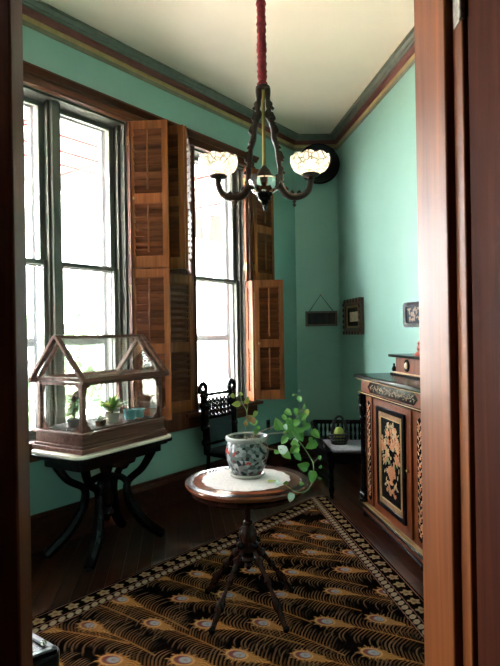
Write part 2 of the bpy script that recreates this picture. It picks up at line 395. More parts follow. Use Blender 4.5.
# ------------------------------------------------------------------ windows
def sash(par, u0, u1, off, z0, z1, name='sash', st=.045, mat='sash'):
    s = MB(); d = .035
    s.box(u0, u0 + st, off - d, off, z0, z1); s.box(u1 - st, u1, off - d, off, z0, z1)
    s.box(u0 + st, u1 - st, off - d, off, z0, z0 + st); s.box(u0 + st, u1 - st, off - d, off, z1 - st * .8, z1)
    f = s.build(name, mat, par, bevel=.004)
    B(u0 + st, u1 - st, off - .02, off - .016, z0 + st, z1 - st * .8).build('pane', 'glass', f, smooth=False)
def window(name, u0, u1, lights, label, join=None):
    w = struct(empty(name, C1, RZL), label, 'window')
    zm = 2.11
    for a, b in ((u0 - .12, u0), (u1, u1 + .12)):
        B(a, b, 0, .035, ZS - .02, ZH).build('side_casing', 'mahog', w, bevel=.006)
        e = b if a < u0 else a
    for e, sgn in ((u0, 1), (u1, -1)):
        B(min(e, e - sgn * .02), max(e, e - sgn * .02), .035, .05, ZS, ZH).build('casing_bead', 'mahog', w, bevel=.004)
    hu0 = join if join else u0 - .12
    cu0 = join if join else u0 - .15
    B(hu0, u1 + .12, 0, .04, ZH, ZH + .08).build('head_casing', 'mahogX', w, bevel=.006)
    B(u0 - .12, u1 + .12, .04, .055, ZH, ZH + .022).build('head_bead', 'mahogX', w, bevel=.004)
    MB().prism([(0, ZH + .075), (.05, ZH + .075), (.06, ZH + .09), (.085, ZH + .115), (.085, ZH + .13), (0, ZH + .13)], lambda a, b, k: Vector((cu0 + k * (u1 + .15 - cu0), a, b))).build('head_crown', 'mahogX', w, smooth=False)
    B(u0 - .16, u1 + .16, -.09, .085, ZS - .035, ZS).build('stool', 'mahogX', w, bevel=.008)
    B(u0 - .12, u1 + .12, 0, .03, ZS - .15, ZS - .035).build('apron', 'mahogX', w, bevel=.006)
    # jamb liners
    for a, b in ((u0, u0 + .018), (u1 - .018, u1)):
        B(a, b, -.3, 0, ZS, ZH).build('jamb_liner', 'liner', w)
    B(u0 + .018, u1 - .018, -.3, 0, ZH - .018, ZH).build('head_liner', 'liner', w)
    B(u0 + .018, u1 - .018, -.34, -.09, ZS - .03, ZS + .012).build('outer_sill', 'sash', w)
    for a, b in lights:
        for x0, x1 in ((a, a + .022), (b - .022, b)):
            B(x0, x1, -.085, -.06, ZS + .012, ZH - .018).build('sash_stop', 'liner', w)
            B(x0, x1, -.22, -.175, ZS + .012, ZH - .018).build('parting_stop', 'storm', w)
        sash(w, a + .006, b - .006, -.09, ZS + .013, zm + .02)
        sash(w, a + .006, b - .006, -.13, zm - .025, ZH - .02)
        sash(w, a + .022, b - .022, -.23, ZS + .013, 1.5, 'storm_sash', .035, 'storm')
        sash(w, a + .022, b - .022, -.23, 1.5, ZH - .02, 'storm_sash', .035, 'storm')
    for i in range(len(lights) - 1):
        m0, m1 = lights[i][1], lights[i + 1][0]
        B(m0, m1, -.24, -.03, ZS + .012, ZH - .018).build('mullion', 'sash', w, bevel=.006)
    return w
window('window_1', W1[0], W1[1], [(W1[0] + .018, 3.285), (3.355, W1[1] - .018)], 'tall paired sash window behind the glass plant case', W2[1] + .15)
struct(B(W2[1] + .12, W1[0] - .12, 0, .028, ZS - .15, ZH).build('trim_4', 'mahog', bevel=.004), 'wooden panel on the pier between the two windows', 'panel')
bpy.data.objects['trim_4'].location = C1; bpy.data.objects['trim_4'].rotation_euler = (0, 0, RZL)
window('window_2', W2[0], W2[1], [(W2[0] + .018, W2[1] - .018)], 'tall sash window beside the black carved chair')

window('window_3', W3[0], W3[1], [(W3[0] + .018, W3[1] - .018)], 'tall sash window nearest the doorway')

# ------------------------------------------------------------------ doorway and open door
dj = struct(empty('door_1'), 'mahogany doorway with the door folded open towards the viewer', 'doorway')
B(DXL - .13, DXL, 1.38, YD + .012, 0, DH).build('jamb', 'mahog', dj, bevel=.006)
B(DXR, DXR + .05, 1.24, YD + .012, 0, DH).build('jamb', 'jamb', dj, bevel=.005)
B(.465, .60, 1.183, 1.24, 0, DH).build('hinge_stile', 'jamb', dj, bevel=.004)
B(DXR + .05, .60, 1.24, YD + .012, 0, DH).build('casing_backing', 'jamb', dj)
B(DXL - .13, .60, 1.24, YD + .012, DH, DH + .13).build('head_jamb', 'mahogX', dj, bevel=.006)
lf = B(.474, .516, .28, 1.178, .01, DH - .02).build('door_leaf', 'doorwood', dj, bevel=.004)
for z0, z1 in ((.2, 1.0), (1.2, 2.5)):
    B(.469, .474, .42, 1.03, z0, z1).build('raised_panel', 'doorwood', lf, bevel=.004)
for zh in (.35, 2.215):
    h = B(.4622, .465, 1.186, 1.225, zh, zh + .12).build('hinge', 'hinge', dj, bevel=.001)
    MB().lathe([(.006, zh), (.007, zh + .002), (.007, zh + .118), (.004, zh + .125)], 10, (.464, 1.181, 0)).build('hinge_pin', 'hinge', h)

# hall the viewer stands in
hs = struct(B(-1.5, 1.7, -1.6, 1.24, -.12, 0).build('floor_hall', 'floor', smooth=False), 'dark hall floor', 'floor')
struct(B(-1.5, 1.7, -1.6, 1.24, 2.95, 3.05).build('ceiling_hall', 'hallwall', smooth=False), 'hall ceiling', 'ceiling')
struct(B(-1.6, -1.5, -1.7, 1.385, 0, 3.05).build('wall_hall_left', 'hallwall', smooth=False), 'hall wall', 'wall')
struct(B(1.7, 1.8, -1.7, 1.25, 0, 3.05).build('wall_hall_right', 'hallwall', smooth=False), 'hall wall', 'wall')
struct(B(-1.5, 1.7, -1.7, -1.6, 0, 3.05).build('wall_hall_back', 'hallwall', smooth=False), 'hall wall', 'wall')

# ------------------------------------------------------------------ outside: porch and garden
pr = struct(empty('porch_roof', C1, RZL), 'white porch ceiling with red lines outside the windows', 'porch')
B(-4, 9, -2.5, -.3, 3.52, 3.6).build('porch_ceiling', 'whitepaint', pr, smooth=False)
for v in (-.65, -1.05, -1.45, -1.85): B(-4, 9, v - .012, v + .012, 3.5, 3.52).build('batten', 'redpaint', pr, smooth=False)
for k in range(10): B(-3 + k * 1.2, -2.976 + k * 1.2, -2.2, -.35, 3.495, 3.5205).build('rafter_line', 'redpaint', pr, smooth=False)
B(-4, -.35, -2.34, -2.28, 3.08, 3.5).build('valance', 'brickred', pr, smooth=False)
B(-.35, 9, -2.36, -2.26, 3.36, 3.52).build('edge_beam', 'storm', pr, smooth=False)
for u in (-3.4, -.9, 4.6, 7.5):
    pp = MB().lathe([(.09, -.3), (.09, .5), (.06, .55), (.055, 3.2), (.09, 3.28), (.09, 3.5)], 14, (u, -2.3, 0)).build('porch_post', 'whitepaint', pr)
struct(B(-4, 9, -2.5, -.3, -.45, -.3).build('floor_porch', 'lino', pr, smooth=False))
g = struct(MB().box(-30, 30, -40, -.31, -.8, -.46).build('ground', 'palelawn', smooth=False), 'garden lawn outside the windows, made pale to bounce light indoors', 'ground')
g.location = C1; g.rotation_euler = (0, 0, RZL)
def bush(u, off, z, r, seed, label):
    rn = random.Random(seed); mb = MB()
    for i in range(260):
        d = Vector((rn.gauss(0, 1), rn.gauss(0, 1), rn.gauss(0, .8))).normalized() * r * rn.uniform(.55, 1)
        a = Vector((rn.gauss(0, 1), rn.gauss(0, 1), rn.gauss(0, 1))).normalized(); b = a.orthogonal().normalized()
        s_ = r * rn.uniform(.10, .2)
        c = d + Vector((0, 0, r * .8))
        mb.add([c - a * s_, c + b * s_ * .5, c + a * s_, c - b * s_ * .5], [(0, 1, 2, 3)])
    p = C1 - DL * u + NL * off
    t = thing('garden_shrub', label, 'shrub', (p.x, p.y, z))
    mb.build('foliage', 'bush', t, smooth=False)['kind'] = 'stuff'
    MB().tube([(0, 0, 0), (0.05, 0, r * .5), (0, .05, r * 1.1)], [.05, .04, .02], 7).build('trunk', 'stemb', t)
bush(1.0, -5.2, -.46, 1.1, 1, 'hazy green shrub outside the window beside the black chair')
bush(-1.2, -6.5, -.46, 1.5, 2, 'larger pale shrub outside the far window, deeper in the garden')
bush(2.9, -5.0, -.46, .95, 3, 'low green shrub outside the paired window behind the plant case')
bush(4.9, -6.6, -.46, 1.0, 4, 'low shrub outside the paired window at its left half')

# ------------------------------------------------------------------ shutters
def louver_mesh(w):
    key = 'louver_%d' % round(w * 1000)
    me = bpy.data.meshes.get(key)
    if me: return me
    mb = MB(); pts = [(-.036, 0), (-.026, -.004), (.026, -.004), (.036, 0), (.026, .004), (-.026, .004)]
    mb.prism(pts, lambda a, b, k: Vector(((k - .5) * w, b, a)))
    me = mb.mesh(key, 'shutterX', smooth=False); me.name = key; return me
def shutter(p, q, z0, z1, label, tilt=24, rod=True, rodside=-1, knob=False):
    p, q = Vector((p[0], p[1], 0)), Vector((q[0], q[1], 0)); d = q - p; w = d.length
    t = thing('shutter', label, 'shutter', (p.x, p.y, z0), math.atan2(d.y, d.x), 'louvred window shutters')
    h = z1 - z0; st = .05; th = .014
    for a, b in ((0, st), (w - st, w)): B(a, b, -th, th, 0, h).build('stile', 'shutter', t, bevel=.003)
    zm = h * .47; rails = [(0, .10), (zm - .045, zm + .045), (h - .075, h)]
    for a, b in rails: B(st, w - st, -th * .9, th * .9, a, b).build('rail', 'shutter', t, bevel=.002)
    lw = w - 2 * st + .006
    me = louver_mesh(lw)
    for a, b in ((.10, zm - .045), (zm + .045, h - .075)):
        n = round((b - a) / .058); pit = (b - a) / n
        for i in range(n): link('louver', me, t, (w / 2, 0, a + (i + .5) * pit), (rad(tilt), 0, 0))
        if rod: B(w / 2 - .006, w / 2 + .006, rodside * .028 - .005, rodside * .028 + .005, a + .03, b - .01).build('tilt_rod', 'shutter', t, bevel=.002)
    if knob: MB().sphere((w * .14, rodside * .022, zm), .012).build('knob', 'brass', t)
    for zz in (.12, h - .2):
        hg = MB(); hg.box(-.004, .004, -.016, .016, zz, zz + .07); hg.build('hinge', 'brass', t)
    return t
ZU0, ZU1, ZL0, ZL1 = 2.118, 3.365, .825, 2.108
shutter((-1.010, 4.70), (-.672, 4.672), ZU0, ZU1, 'wide upper shutter leaf facing the room, between the two windows', knob=True)
shutter((-1.010, 4.70), (-.672, 4.672), ZL0, ZL1, 'wide lower shutter leaf just behind the glass plant case')
shutter((-.556, 5.19), (-.540, 4.81), ZU0, ZU1, 'upper shutter leaf seen edge-on at the left side of the far window', tilt=-55, rod=False)
shutter((-.86, 4.855), (-.548, 4.79), ZU0, ZU1, 'narrow-looking upper shutter leaf tucked behind the wide front leaf', tilt=24, rod=False)
shutter((-.775, 5.002), (-.555, 5.292), ZL0, ZL1, 'dark lower shutter leaf folded flat against wall left of far window', tilt=24, rod=False)
shutter((-.035, 6.01), (.045, 5.99 + .115), ZU0, ZU1, 'thin upper shutter leaf standing edge-on at right of far window', rod=False)
shutter((.055, 6.06), (.285, 6.345), ZU0, ZU1, 'upper shutter leaf folded back on wall right of far window')
shutter((-.03, 6.01), (.043, 5.85), ZL0, ZL1, 'orange-lit lower shutter leaf edge-on at right of far window', tilt=4, rod=False)
shutter((.052, 5.83), (.357, 5.835), ZL0 + .02, ZL1, 'lower shutter leaf swung out from wall right of far window', knob=True)

# ------------------------------------------------------------------ rug with peacock feathers
def rug():
    y0, y1 = 1.78, 5.16; nc = 560
    Lx = lambda y: -.104 + (y - 4.347) * .843
    Rx = lambda y: .716 + (y - 5.053) * -.1335
    ys = np.concatenate([np.linspace(y0, 2.45, 50)[:-1], np.linspace(2.45, y1, 560)]); t = np.linspace(0, 1, nc + 1); nr = len(ys) - 1
    X = Lx(ys)[:, None] * (1 - t)[None] + Rx(ys)[:, None] * t[None]; Y = np.repeat(ys[:, None], nc + 1, 1)
    rg = np.random.default_rng(5)
    col = np.zeros(X.shape + (3,)); col[:] = (.0035, .0022, .0018)
    def blend(mask, c, sl):
        col[sl] = col[sl] * (1 - mask[..., None]) + np.array(c) * mask[..., None]
    gold = (.31, .138, .042); dgold = (.15, .062, .018); cream = (.36, .25, .13); bluegrey = (.15, .155, .18); maroon = (.10, .03, .03)
    feats = []
    drx = -.1355
    for j in range(-2, 14):
        for i in range(-9, 9):
            yc = 2.0 + j * .31; xc = i * .302 + .24 + drx * (yc - 2.64) + (.15 if j % 2 else 0) + rg.uniform(-.03, .03)
            yc += rg.uniform(-.03, .03)
            if xc < Lx(yc) - .1 or xc > Rx(yc) + .15 or yc < 1.8: continue
            feats.append((xc, yc, rad(-20 + rg.uniform(-14, 12)), rg.uniform(.9, 1.12)))
    feats.sort(key=lambda f: -f[1])
    for xc, yc, a, s in feats:
        sy = slice(int(np.searchsorted(ys, yc - .45)), int(np.searchsorted(ys, yc + .4)))
        if sy.stop <= sy.start: continue
        xx = X[sy]; yy = Y[sy]
        dx, dy = xx - xc, yy - yc
        ca, sa = math.cos(a), math.sin(a)
        p = (dx * ca + dy * sa) / s; q = (-dx * sa + dy * ca) / s           # p along the quill away from the eye
        qq = q + .22 * np.clip(p, 0, 1) ** 2
        aq = np.abs(qq)
        # quill
        m = np.clip(1 - aq / .005, 0, 1) * ((p > .05) & (p < .50)); blend(.8 * m, gold, sy)
        # curled barbs beside the quill, each with its own length and tone
        ph = (p + .75 * aq - 4.6 * aq * aq + .004 * np.sin(qq * 45 + xc * 50)) / .0185
        bi = np.floor(ph); sd = np.sin(bi * 12.9898 + np.sign(qq) * 78.233 + xc * 37.7) * 43758.5453; h = sd - np.floor(sd)
        hair = np.clip(1.25 - np.abs(ph - bi - .5) * (4.4 + 2 * h), 0, 1)
        env = np.clip((.075 + .085 * h - aq) / .03, 0, 1) * np.clip((p + .02) / .05, 0, 1) * np.clip((.47 - p) / .12, 0, 1)
        m = hair * env
        cm = np.clip(aq / .07, 0, 1)[..., None]
        c = (np.array((.27, .105, .030)) * (1 - cm) + np.array((.13, .070, .036)) * cm) * (.3 + .9 * h)[..., None]
        col[sy] = col[sy] * (1 - (.85 * m)[..., None]) + c * (.85 * m)[..., None]
        # flame around the eye with ragged tufts, tapering into the quill
        ang = np.arctan2(qq, -p); rr = np.sqrt((p / 1.05) ** 2 + (qq / .80) ** 2)
        tuft = np.clip(np.sin(ang * 11 + xc * 9), 0, 1) ** 2 * .022 + np.clip(np.sin(ang * 27 + yc * 9), 0, 1) * .010
        R0 = .058 + tuft + np.where(p > 0, .10 * np.clip(1 - aq / .042, 0, 1) ** 1.3, 0)
        m = np.clip((R0 - rr) / .010, 0, 1); tex = .62 + .38 * np.sin(ang * 41 + 3 * np.sin(rr * 90))
        col[sy] = col[sy] * (1 - m[..., None]) + (np.array(gold)[None, None] * tex[..., None]) * m[..., None]
        re = np.sqrt(((p + .004) / 1.2) ** 2 + (qq / .84) ** 2)
        for R1, c in ((.047, (.30, .155, .06)), (.038, (.11, .045, .02)), (.035, maroon)):
            blend(np.clip((R1 - re) / .004, 0, 1), c, sy)
        rb = np.sqrt(((p - .006) / 1.2) ** 2 + ((qq - .003) / .9) ** 2)
        blend(np.clip((.026 - rb) / .004, 0, 1), bluegrey, sy); blend(np.clip((.010 - rb) / .004, 0, 1), (.12, .10, .11), sy)
    # border bands along the two long edges and the short far end
    nLx, nLy = 1 / math.hypot(1, .843), -.843 / math.hypot(1, .843)
    dl_ = (X - (-.104)) * nLx + (Y - 4.347) * nLy; al = (X + .104) * .843 * nLx + (Y - 4.347) * nLx
    nRx, nRy = -1 / math.hypot(1, .1335), -.1335 / math.hypot(1, .1335)
    dr_ = (X - .716) * nRx + (Y - 5.053) * nRy; ar = (X - .716) * -.1335 + (Y - 5.053)
    for d, al_ in ((dl_, al), (dr_, ar)):
        al_ = al_ * 1.0
        inb = d < .185
        col[inb] = (.005, .0032, .0026)
        def line(d0, d1, c):
            m = (d > d0) & (d < d1); col[m] = c
        line(.012, .018, (.16, .07, .055)); line(.112, .117, (.16, .07, .055)); line(.172, .178, (.16, .07, .055))
        u = (al_ / .105) % 1 - .5; v = (d - .064) / .105
        rr = np.sqrt(u * u + v * v); an = np.arctan2(v, u)
        m = inb & (rr < .30 + .07 * np.cos(an * 5)); col[m] = (.17, .115, .06)
        m = inb & (rr < .13); col[m] = (.10, .06, .03)
        u = ((al_ + (d - .145) * .5) / .052) % 1 - .5; v = (d - .145) / .048
        m = inb & ((u / .40) ** 2 + (v / .46) ** 2 < 1); col[m] = (.19, .14, .095)
        m = inb & ((u / .18) ** 2 + (v / .2) ** 2 < 1); col[m] = (.17, .12, .08)
    n = (nr + 1) * (nc + 1); zt = .012
    verts = np.stack([X, Y, np.full_like(X, zt)], -1).reshape(-1, 3)
    idx = np.arange(n).reshape(nr + 1, nc + 1)
    F = np.stack([idx[:-1, :-1], idx[:-1, 1:], idx[1:, 1:], idx[1:, :-1]], -1).reshape(-1, 4)
    me = bpy.data.meshes.new('rug_pile'); me.from_pydata(verts.tolist(), [], F.tolist()); me.update()
    at = me.color_attributes.new('pile', 'FLOAT_COLOR', 'POINT')
    rgba = np.ones((n, 4), np.float32); rgba[:, :3] = col.reshape(-1, 3); at.data.foreach_set('color', rgba.ravel())
    m, nt, b = newmat('peacock_rug_pile')
    a = nd(nt, 'ShaderNodeVertexColor', layer_name='pile'); tc = nd(nt, 'ShaderNodeTexCoord')
    nz = nd(nt, 'ShaderNodeTexNoise', i_Scale=220.0, i_Detail=2.0); nt.links.new(tc.outputs['Object'], nz.inputs['Vector'])
    mr = nd(nt, 'ShaderNodeMapRange', i_3=.6, i_4=1.4); nt.links.new(nz.outputs[0], mr.inputs[0])
    vm = nd(nt, 'ShaderNodeVectorMath', operation='SCALE'); nt.links.new(a.outputs[0], vm.inputs[0]); nt.links.new(mr.outputs[0], vm.inputs['Scale'])
    nt.links.new(vm.outputs[0], b.inputs['Base Color']); b.inputs['Roughness'].default_value = 1.0; b.inputs['Specular IOR Level'].default_value = .0
    bp = nd(nt, 'ShaderNodeBump', i_Strength=.3, i_Distance=.004); nt.links.new(nz.outputs[0], bp.inputs['Height']); nt.links.new(bp.outputs[0], b.inputs['Normal'])
    me.materials.append(m)
    t = thing('rug', 'black and gold rug with peacock feather pattern and beaded border', 'rug', (0, 0, 0))
    o = bpy.data.objects.new('pile', me); COL.objects.link(o); o.parent = t
    e = [(Lx(y0), y0), (Rx(y0), y0), (Rx(y1), y1), (Lx(y1), y1)]
    MB().prism(e, lambda a_, b_, k_: Vector((a_, b_, .0005 + k_ * .011))).build('backing', 'iron', t, smooth=False)
rug()

# ------------------------------------------------------------------ chandelier
ch = thing('chandelier', 'dark bronze two-arm gas-style chandelier with cut glass shades and red cord sleeve', 'chandelier', (.086, 2.8, 0), rad(0))
n = 90; pr_ = []
rn = random.Random(2)
for i in range(n + 1): pr_.append((.0235 + .0022 * math.sin(i * 2.3) + rn.uniform(-.0025, .0025), 2.80 + (HC - .03 - 2.80) * i / n))
MB().lathe(pr_, 14, (-.003, 0, 0)).build('cord_sleeve', 'redcloth', ch)
MB().lathe([(.02, HC - .05), (.05, HC - .035), (.065, HC - .012), (.065, HC)], 20).build('ceiling_canopy', 'bronze', ch)
MB().tube([(0, 0, 2.36), (0, 0, 2.80)], .0085, 10).build('stem', 'brass', ch)
MB().lathe([(.004, 2.78), (.030, 2.785), (.032, 2.80), (.024, 2.806), (.004, 2.806)], 14).build('collar', 'bronze', ch)
for sgn in (-1, 1):
    hp = spline([(sgn * .024, 0, 2.80), (sgn * .022, 0, 2.74), (sgn * .030, 0, 2.69), (sgn * .022, 0, 2.655), (sgn * .042, 0, 2.61), (sgn * .052, 0, 2.54), (sgn * .070, 0, 2.46), (sgn * .078, 0, 2.38), (sgn * .086, 0, 2.31)], 5)
    mb = MB(); mb.tube(hp, [.011 + .005 * abs(math.sin(i * .55)) for i in range(len(hp))], 8)
    for i in (8, 14, 18, 22, 27, 31, 35):
        p = hp[i]; mb.bar(p, p + Vector((sgn * .024, 0, -.026)), .014, .012); mb.sphere(p + Vector((sgn * .004, 0, 0)), .017, 8, 6)
    hpo = mb.build('harp', 'bronze', ch)
    for i in (12, 20, 29):
        p = hp[i]
        MB().prism([(0, 0), (.016, -.008), (.026, -.034), (.012, -.052), (.002, -.03)], lambda a, b, k: p + Vector((sgn * a * 1.4, (k - .5) * .018, b * 1.2))).build('acanthus_leaf', 'bronze', hpo, bevel=.002)
    ap = spline([(sgn * .06, 0, 2.345), (sgn * .078, 0, 2.30), (sgn * .105, 0, 2.255), (sgn * .145, 0, 2.236), (sgn * .19, 0, 2.243), (sgn * .222, 0, 2.268), (sgn * .2335, 0, 2.305), (sgn * .2335, 0, 2.322)], 5)
    arm = MB().tube(ap, [.021 - .007 * i / len(ap) for i in range(len(ap))], 10).build('arm', 'bronze', ch)
    for i, s_ in ((6, 1), (10, .9), (14, .8), (18, .8)):
        p = ap[i]
        MB().prism([(-.014, 0), (.014, 0), (.02, .014), (.004, .03), (-.012, .016)], lambda a, b, k: p + Vector((sgn * a * s_, (k - .5) * .014, b * s_ + .010))).build('leaf_ornament', 'bronze', arm, bevel=.002)
    MB().lathe([(.003, 2.186), (.010, 2.196), (.005, 2.204), (.012, 2.214), (.006, 2.224), (.008, 2.24)], 12, (sgn * .15, 0, 0)).build('drop_finial', 'bronze', arm)
    MB().lathe([(.008, 2.318), (.022, 2.324), (.012, 2.334), (.042, 2.342), (.046, 2.35), (.040, 2.353), (.004, 2.353)], 18, (sgn * .2335, 0, 0)).build('shade_holder', 'bronze', ch)
    # scalloped cut-glass bowl
    N = 48; prof = [(.036, 2.354), (.060, 2.362), (.080, 2.382), (.092, 2.408), (.0985, 2.438), (.099, 2.462), (.096, 2.478)]
    vs = []; fs = []
    prof = [(r, 2.354 + (z - 2.354) * .64) for r, z in prof]
    for j, (r, z) in enumerate(prof):
        for k in range(N):
            a = 2 * PI * k / N; sc = abs(math.sin(4.5 * a)) ; rr = r * (1 + (.022 * sc if j > 2 else .01 * sc)); zz = z + (.011 * sc if j == len(prof) - 1 else 0)
            vs.append((sgn * .2335 + rr * math.cos(a), rr * math.sin(a), zz))
    for j in range(len(prof) - 1):
        for k in range(N): fs.append((j * N + k, j * N + (k + 1) % N, (j + 1) * N + (k + 1) % N, (j + 1) * N + k))
    sh = MB().add(vs, fs).build('glass_shade', 'shadeglass', ch, angle=80)
    so = sh.modifiers.new('thickness', 'SOLIDIFY'); so.thickness = .003
    bl = MB().lathe([(.008, 2.375), (.012, 2.382), (.020, 2.392), (.022, 2.403), (.018, 2.414), (.009, 2.421), (.001, 2.422)], 16, (sgn * .2335, 0, 0)).build('bulb', 'bulb', ch)
    MB().lathe([(.004, 2.352), (.018, 2.353), (.018, 2.362), (.013, 2.366), (.013, 2.378), (.004, 2.378)], 14, (sgn * .2335, 0, 0)).build('lamp_socket', 'brass', ch)
MB().lathe([(.006, 2.40), (.014, 2.39), (.03, 2.37), (.042, 2.345), (.05, 2.335), (.05, 2.322), (.044, 2.318)], 20).build('urn_cap', 'bronze', ch)
MB().lathe([(.030, 2.33), (.076, 2.328), (.084, 2.318), (.083, 2.303), (.076, 2.284), (.062, 2.268), (.045, 2.257), (.03, 2.25)], 24).build('urn_bowl', 'nickel', ch)
MB().lathe([(.040, 2.262), (.042, 2.248), (.030, 2.236), (.034, 2.228), (.016, 2.216), (.02, 2.208), (.010, 2.196), (.012, 2.186), (.003, 2.165)], 18).build('finial', 'black', ch)
for k in range(4):
    a = k * PI / 2 + .9; c, s_ = math.cos(a), math.sin(a)
    MB().prism([(-.016, 2.335), (.016, 2.335), (.012, 2.295), (0, 2.268), (-.012, 2.295)], lambda x, z, q: Vector((c * (.076 + (z - 2.30) * .25 + q * .008) - s_ * x, s_ * (.076 + (z - 2.30) * .25 + q * .008) + c * x, z))).build('urn_leaf', 'bronze', ch, smooth=False)

# ------------------------------------------------------------------ round tripod table
rt = thing('round_table', 'round dark wood pedestal table with splayed turned legs on the rug', 'table', (-.03, 3.07, .0122))
tp_ = MB().lathe([(.02, .682), (.315, .684), (.328, .692), (.330, .700), (.340, .704), (.344, .712), (.342, .720), (.334, .7228), (.02, .7228)], 56).build('table_top', 'tabletop', rt)
MB().lathe([(.03, .650), (.295, .650), (.31, .660), (.312, .675), (.30, .682), (.03, .682)], 48).build('apron_ring', 'darkwood', rt)
MB().lathe([(.333, .7222), (.338, .7236), (.300, .7236), (.298, .7222)], 56, ring=True).build('rim_band', 'darkwood', rt)
MB().lathe([(.06, .65), (.05, .635), (.022, .625), (.016, .60), (.024, .59), (.014, .575), (.016, .50), (.028, .488), (.020, .475), (.045, .45), (.052, .42), (.046, .385), (.062, .37), (.064, .34), (.05, .325), (.036, .30), (.042, .285), (.02, .265), (.026, .25), (.008, .225)], 20).build('column', 'darkwood', rt)
for k, a in enumerate((-128, -52, 38, 142)):
    a = rad(a); d = Vector((math.cos(a), math.sin(a), 0))
    P0 = Vector((0, 0, .345)) + d * .045; P1 = d * .31 + Vector((0, 0, .012))
    mb = MB(); N = 22; pts = []; rs = []
    for i in range(N + 1):
        t_ = i / N; p = P0.lerp(P1, t_); p.z += .02 * math.sin(t_ * PI); pts.append(p)
        r = .013 + .003 * math.sin(t_ * 9)
        for c_ in (.18, .46, .70, .76): r += .012 * math.exp(-((t_ - c_) / .03) ** 2)
        rs.append(r if t_ < .9 else r * .9)
    lg = mb.tube(pts, rs, 10).build('leg', 'darkwood', rt)
    MB().sphere(P1 + Vector((0, 0, .006)), .018, 10, 6).build('foot', 'black', lg)
    MB().sphere(P0 + d * .02 + Vector((0, 0, .03)), .02, 10, 7).build('boss', 'black', rt)

N = 72; vs = [(0, 0, .0045)]; 
for j, r in enumerate((.19, .226, .24)):
    for k in range(N):
        a = 2 * PI * k / N; rr = r + (.008 * abs(math.sin(9 * a)) if j else 0); vs.append((rr * math.cos(a), rr * math.sin(a), .0045 if j < 2 else .0015))
fs = [(0, 1 + k, 1 + (k + 1) % N) for k in range(N)]
for j in range(2):
    for k in range(N): fs.append((1 + j * N + k, 1 + j * N + (k + 1) % N, 1 + (j + 1) * N + (k + 1) % N, 1 + (j + 1) * N + k))
vs += [(x, y, 0.0) for x, y, z in vs[1 + 2 * N:1 + 3 * N]]
for k in range(N): fs.append((1 + 2 * N + k, 1 + 2 * N + (k + 1) % N, 1 + 3 * N + (k + 1) % N, 1 + 3 * N + k))
fs.append(tuple(1 + 3 * N + k for k in range(N - 1, -1, -1)))
dy = tag(MB().add(vs, fs).build('doily', 'doily', angle=60), 'round white lace doily under the porcelain plant pot', 'doily')
dy.location = (-.035, 3.085, .7362)
ZD = .7412

# ------------------------------------------------------------------ potted vine
pp = thing('potted_vine', 'trailing green vine in a painted porcelain pot on the doily', 'potted plant', (-.027, 3.13, ZD))
MB().lathe([(.02, 0), (.085, .0), (.098, .008), (.102, .02), (.096, .022), (.082, .012), (.02, .010)], 36).build('saucer', 'cream', pp)
MB().lathe([(.02, .0125), (.078, .0125), (.082, .02), (.088, .03), (.108, .07), (.122, .115), (.124, .145), (.114, .185), (.108, .20), (.112, .204), (.118, .214), (.117, .222), (.110, .224), (.100, .218), (.098, .19), (.105, .15), (.02, .15)], 44).build('pot', 'pot', pp)
MB().lathe([(.1105, .199), (.121, .206), (.124, .214), (.122, .224), (.112, .229), (.101, .224), (.101, .216), (.1105, .214)], 44, ring=True).build('pot_rim', 'rimglaze', pp)
MB().lathe([(.02, .152), (.1015, .152), (.0995, .196), (.06, .203), (.001, .206)], 28).build('soil', 'soil', pp)
OFF = Vector((-.03, 3.07, .735)) - Vector((-.027, 3.13, ZD))
V = lambda p: Vector(p) + OFF
stems = [
 ([(-.007, .05, .19), (-.007, 0, .24), (-.001, 0, .304), (.006, -.01, .377), (-.015, -.02, .423), (-.03, -.02, .47)], 'stem', .0022),
 ([(.006, -.01, .377), (.012, -.015, .41), (.01, -.02, .44)], 'stem', .0016),
 ([(.012, .06, .19), (.032, 0, .245), (.087, -.02, .272), (.158, -.07, .307), (.205, -.09, .315), (.249, -.09, .352)], 'stemb', .003),
 ([(.205, -.09, .315), (.26, -.09, .341), (.287, -.09, .373), (.309, -.09, .405), (.316, -.09, .448), (.294, -.09, .47), (.262, -.09, .482)], 'stem', .0022),
 ([(.22, -.09, .32), (.261, -.12, .261), (.302, -.13, .208), (.332, -.14, .162), (.351, -.17, .122), (.346, -.20, .079), (.336, -.23, .036), (.303, -.24, .001), (.256, -.26, 0.0), (.214, -.27, .028), (.183, -.27, .053)], 'stem', .0022),
 ([(.03, .06, .19), (.053, -.01, .235), (.107, -.07, .194), (.164, -.11, .185), (.19, -.12, .19)], 'stemb', .0026),
 ([(.352, -.15, .117), (.37, -.15, .14), (.389, -.15, .148)], 'stem', .0014),
 ([(.345, -.205, .075), (.362, -.215, .066), (.379, -.22, .059)], 'stem', .0012),
 ([(.29, -.12, .22), (.27, -.14, .18), (.25, -.14, .16)], 'stem', .0014),
 ([(.02, .06, .19), (.045, .0, .24), (.10, -.03, .255), (.17, -.08, .27), (.24, -.10, .275)], 'stemb', .0026),
 ([(.0, .06, .19), (.03, 0, .225), (.05, -.04, .27)], 'stem', .0018),
 ([(-.03, .07, .19), (-.01, .02, .235), (.04, -.06, .222), (.07, -.08, .20)], 'stemb', .002),
 ([(.03, .08, .19), (-.04, .03, .23), (-.05, .02, .225)], 'stemb', .002),
]
for pts, mt, r in stems: MB().tube(spline([V(p) for p in pts], 4), r, 6).build('stem', mt, pp)
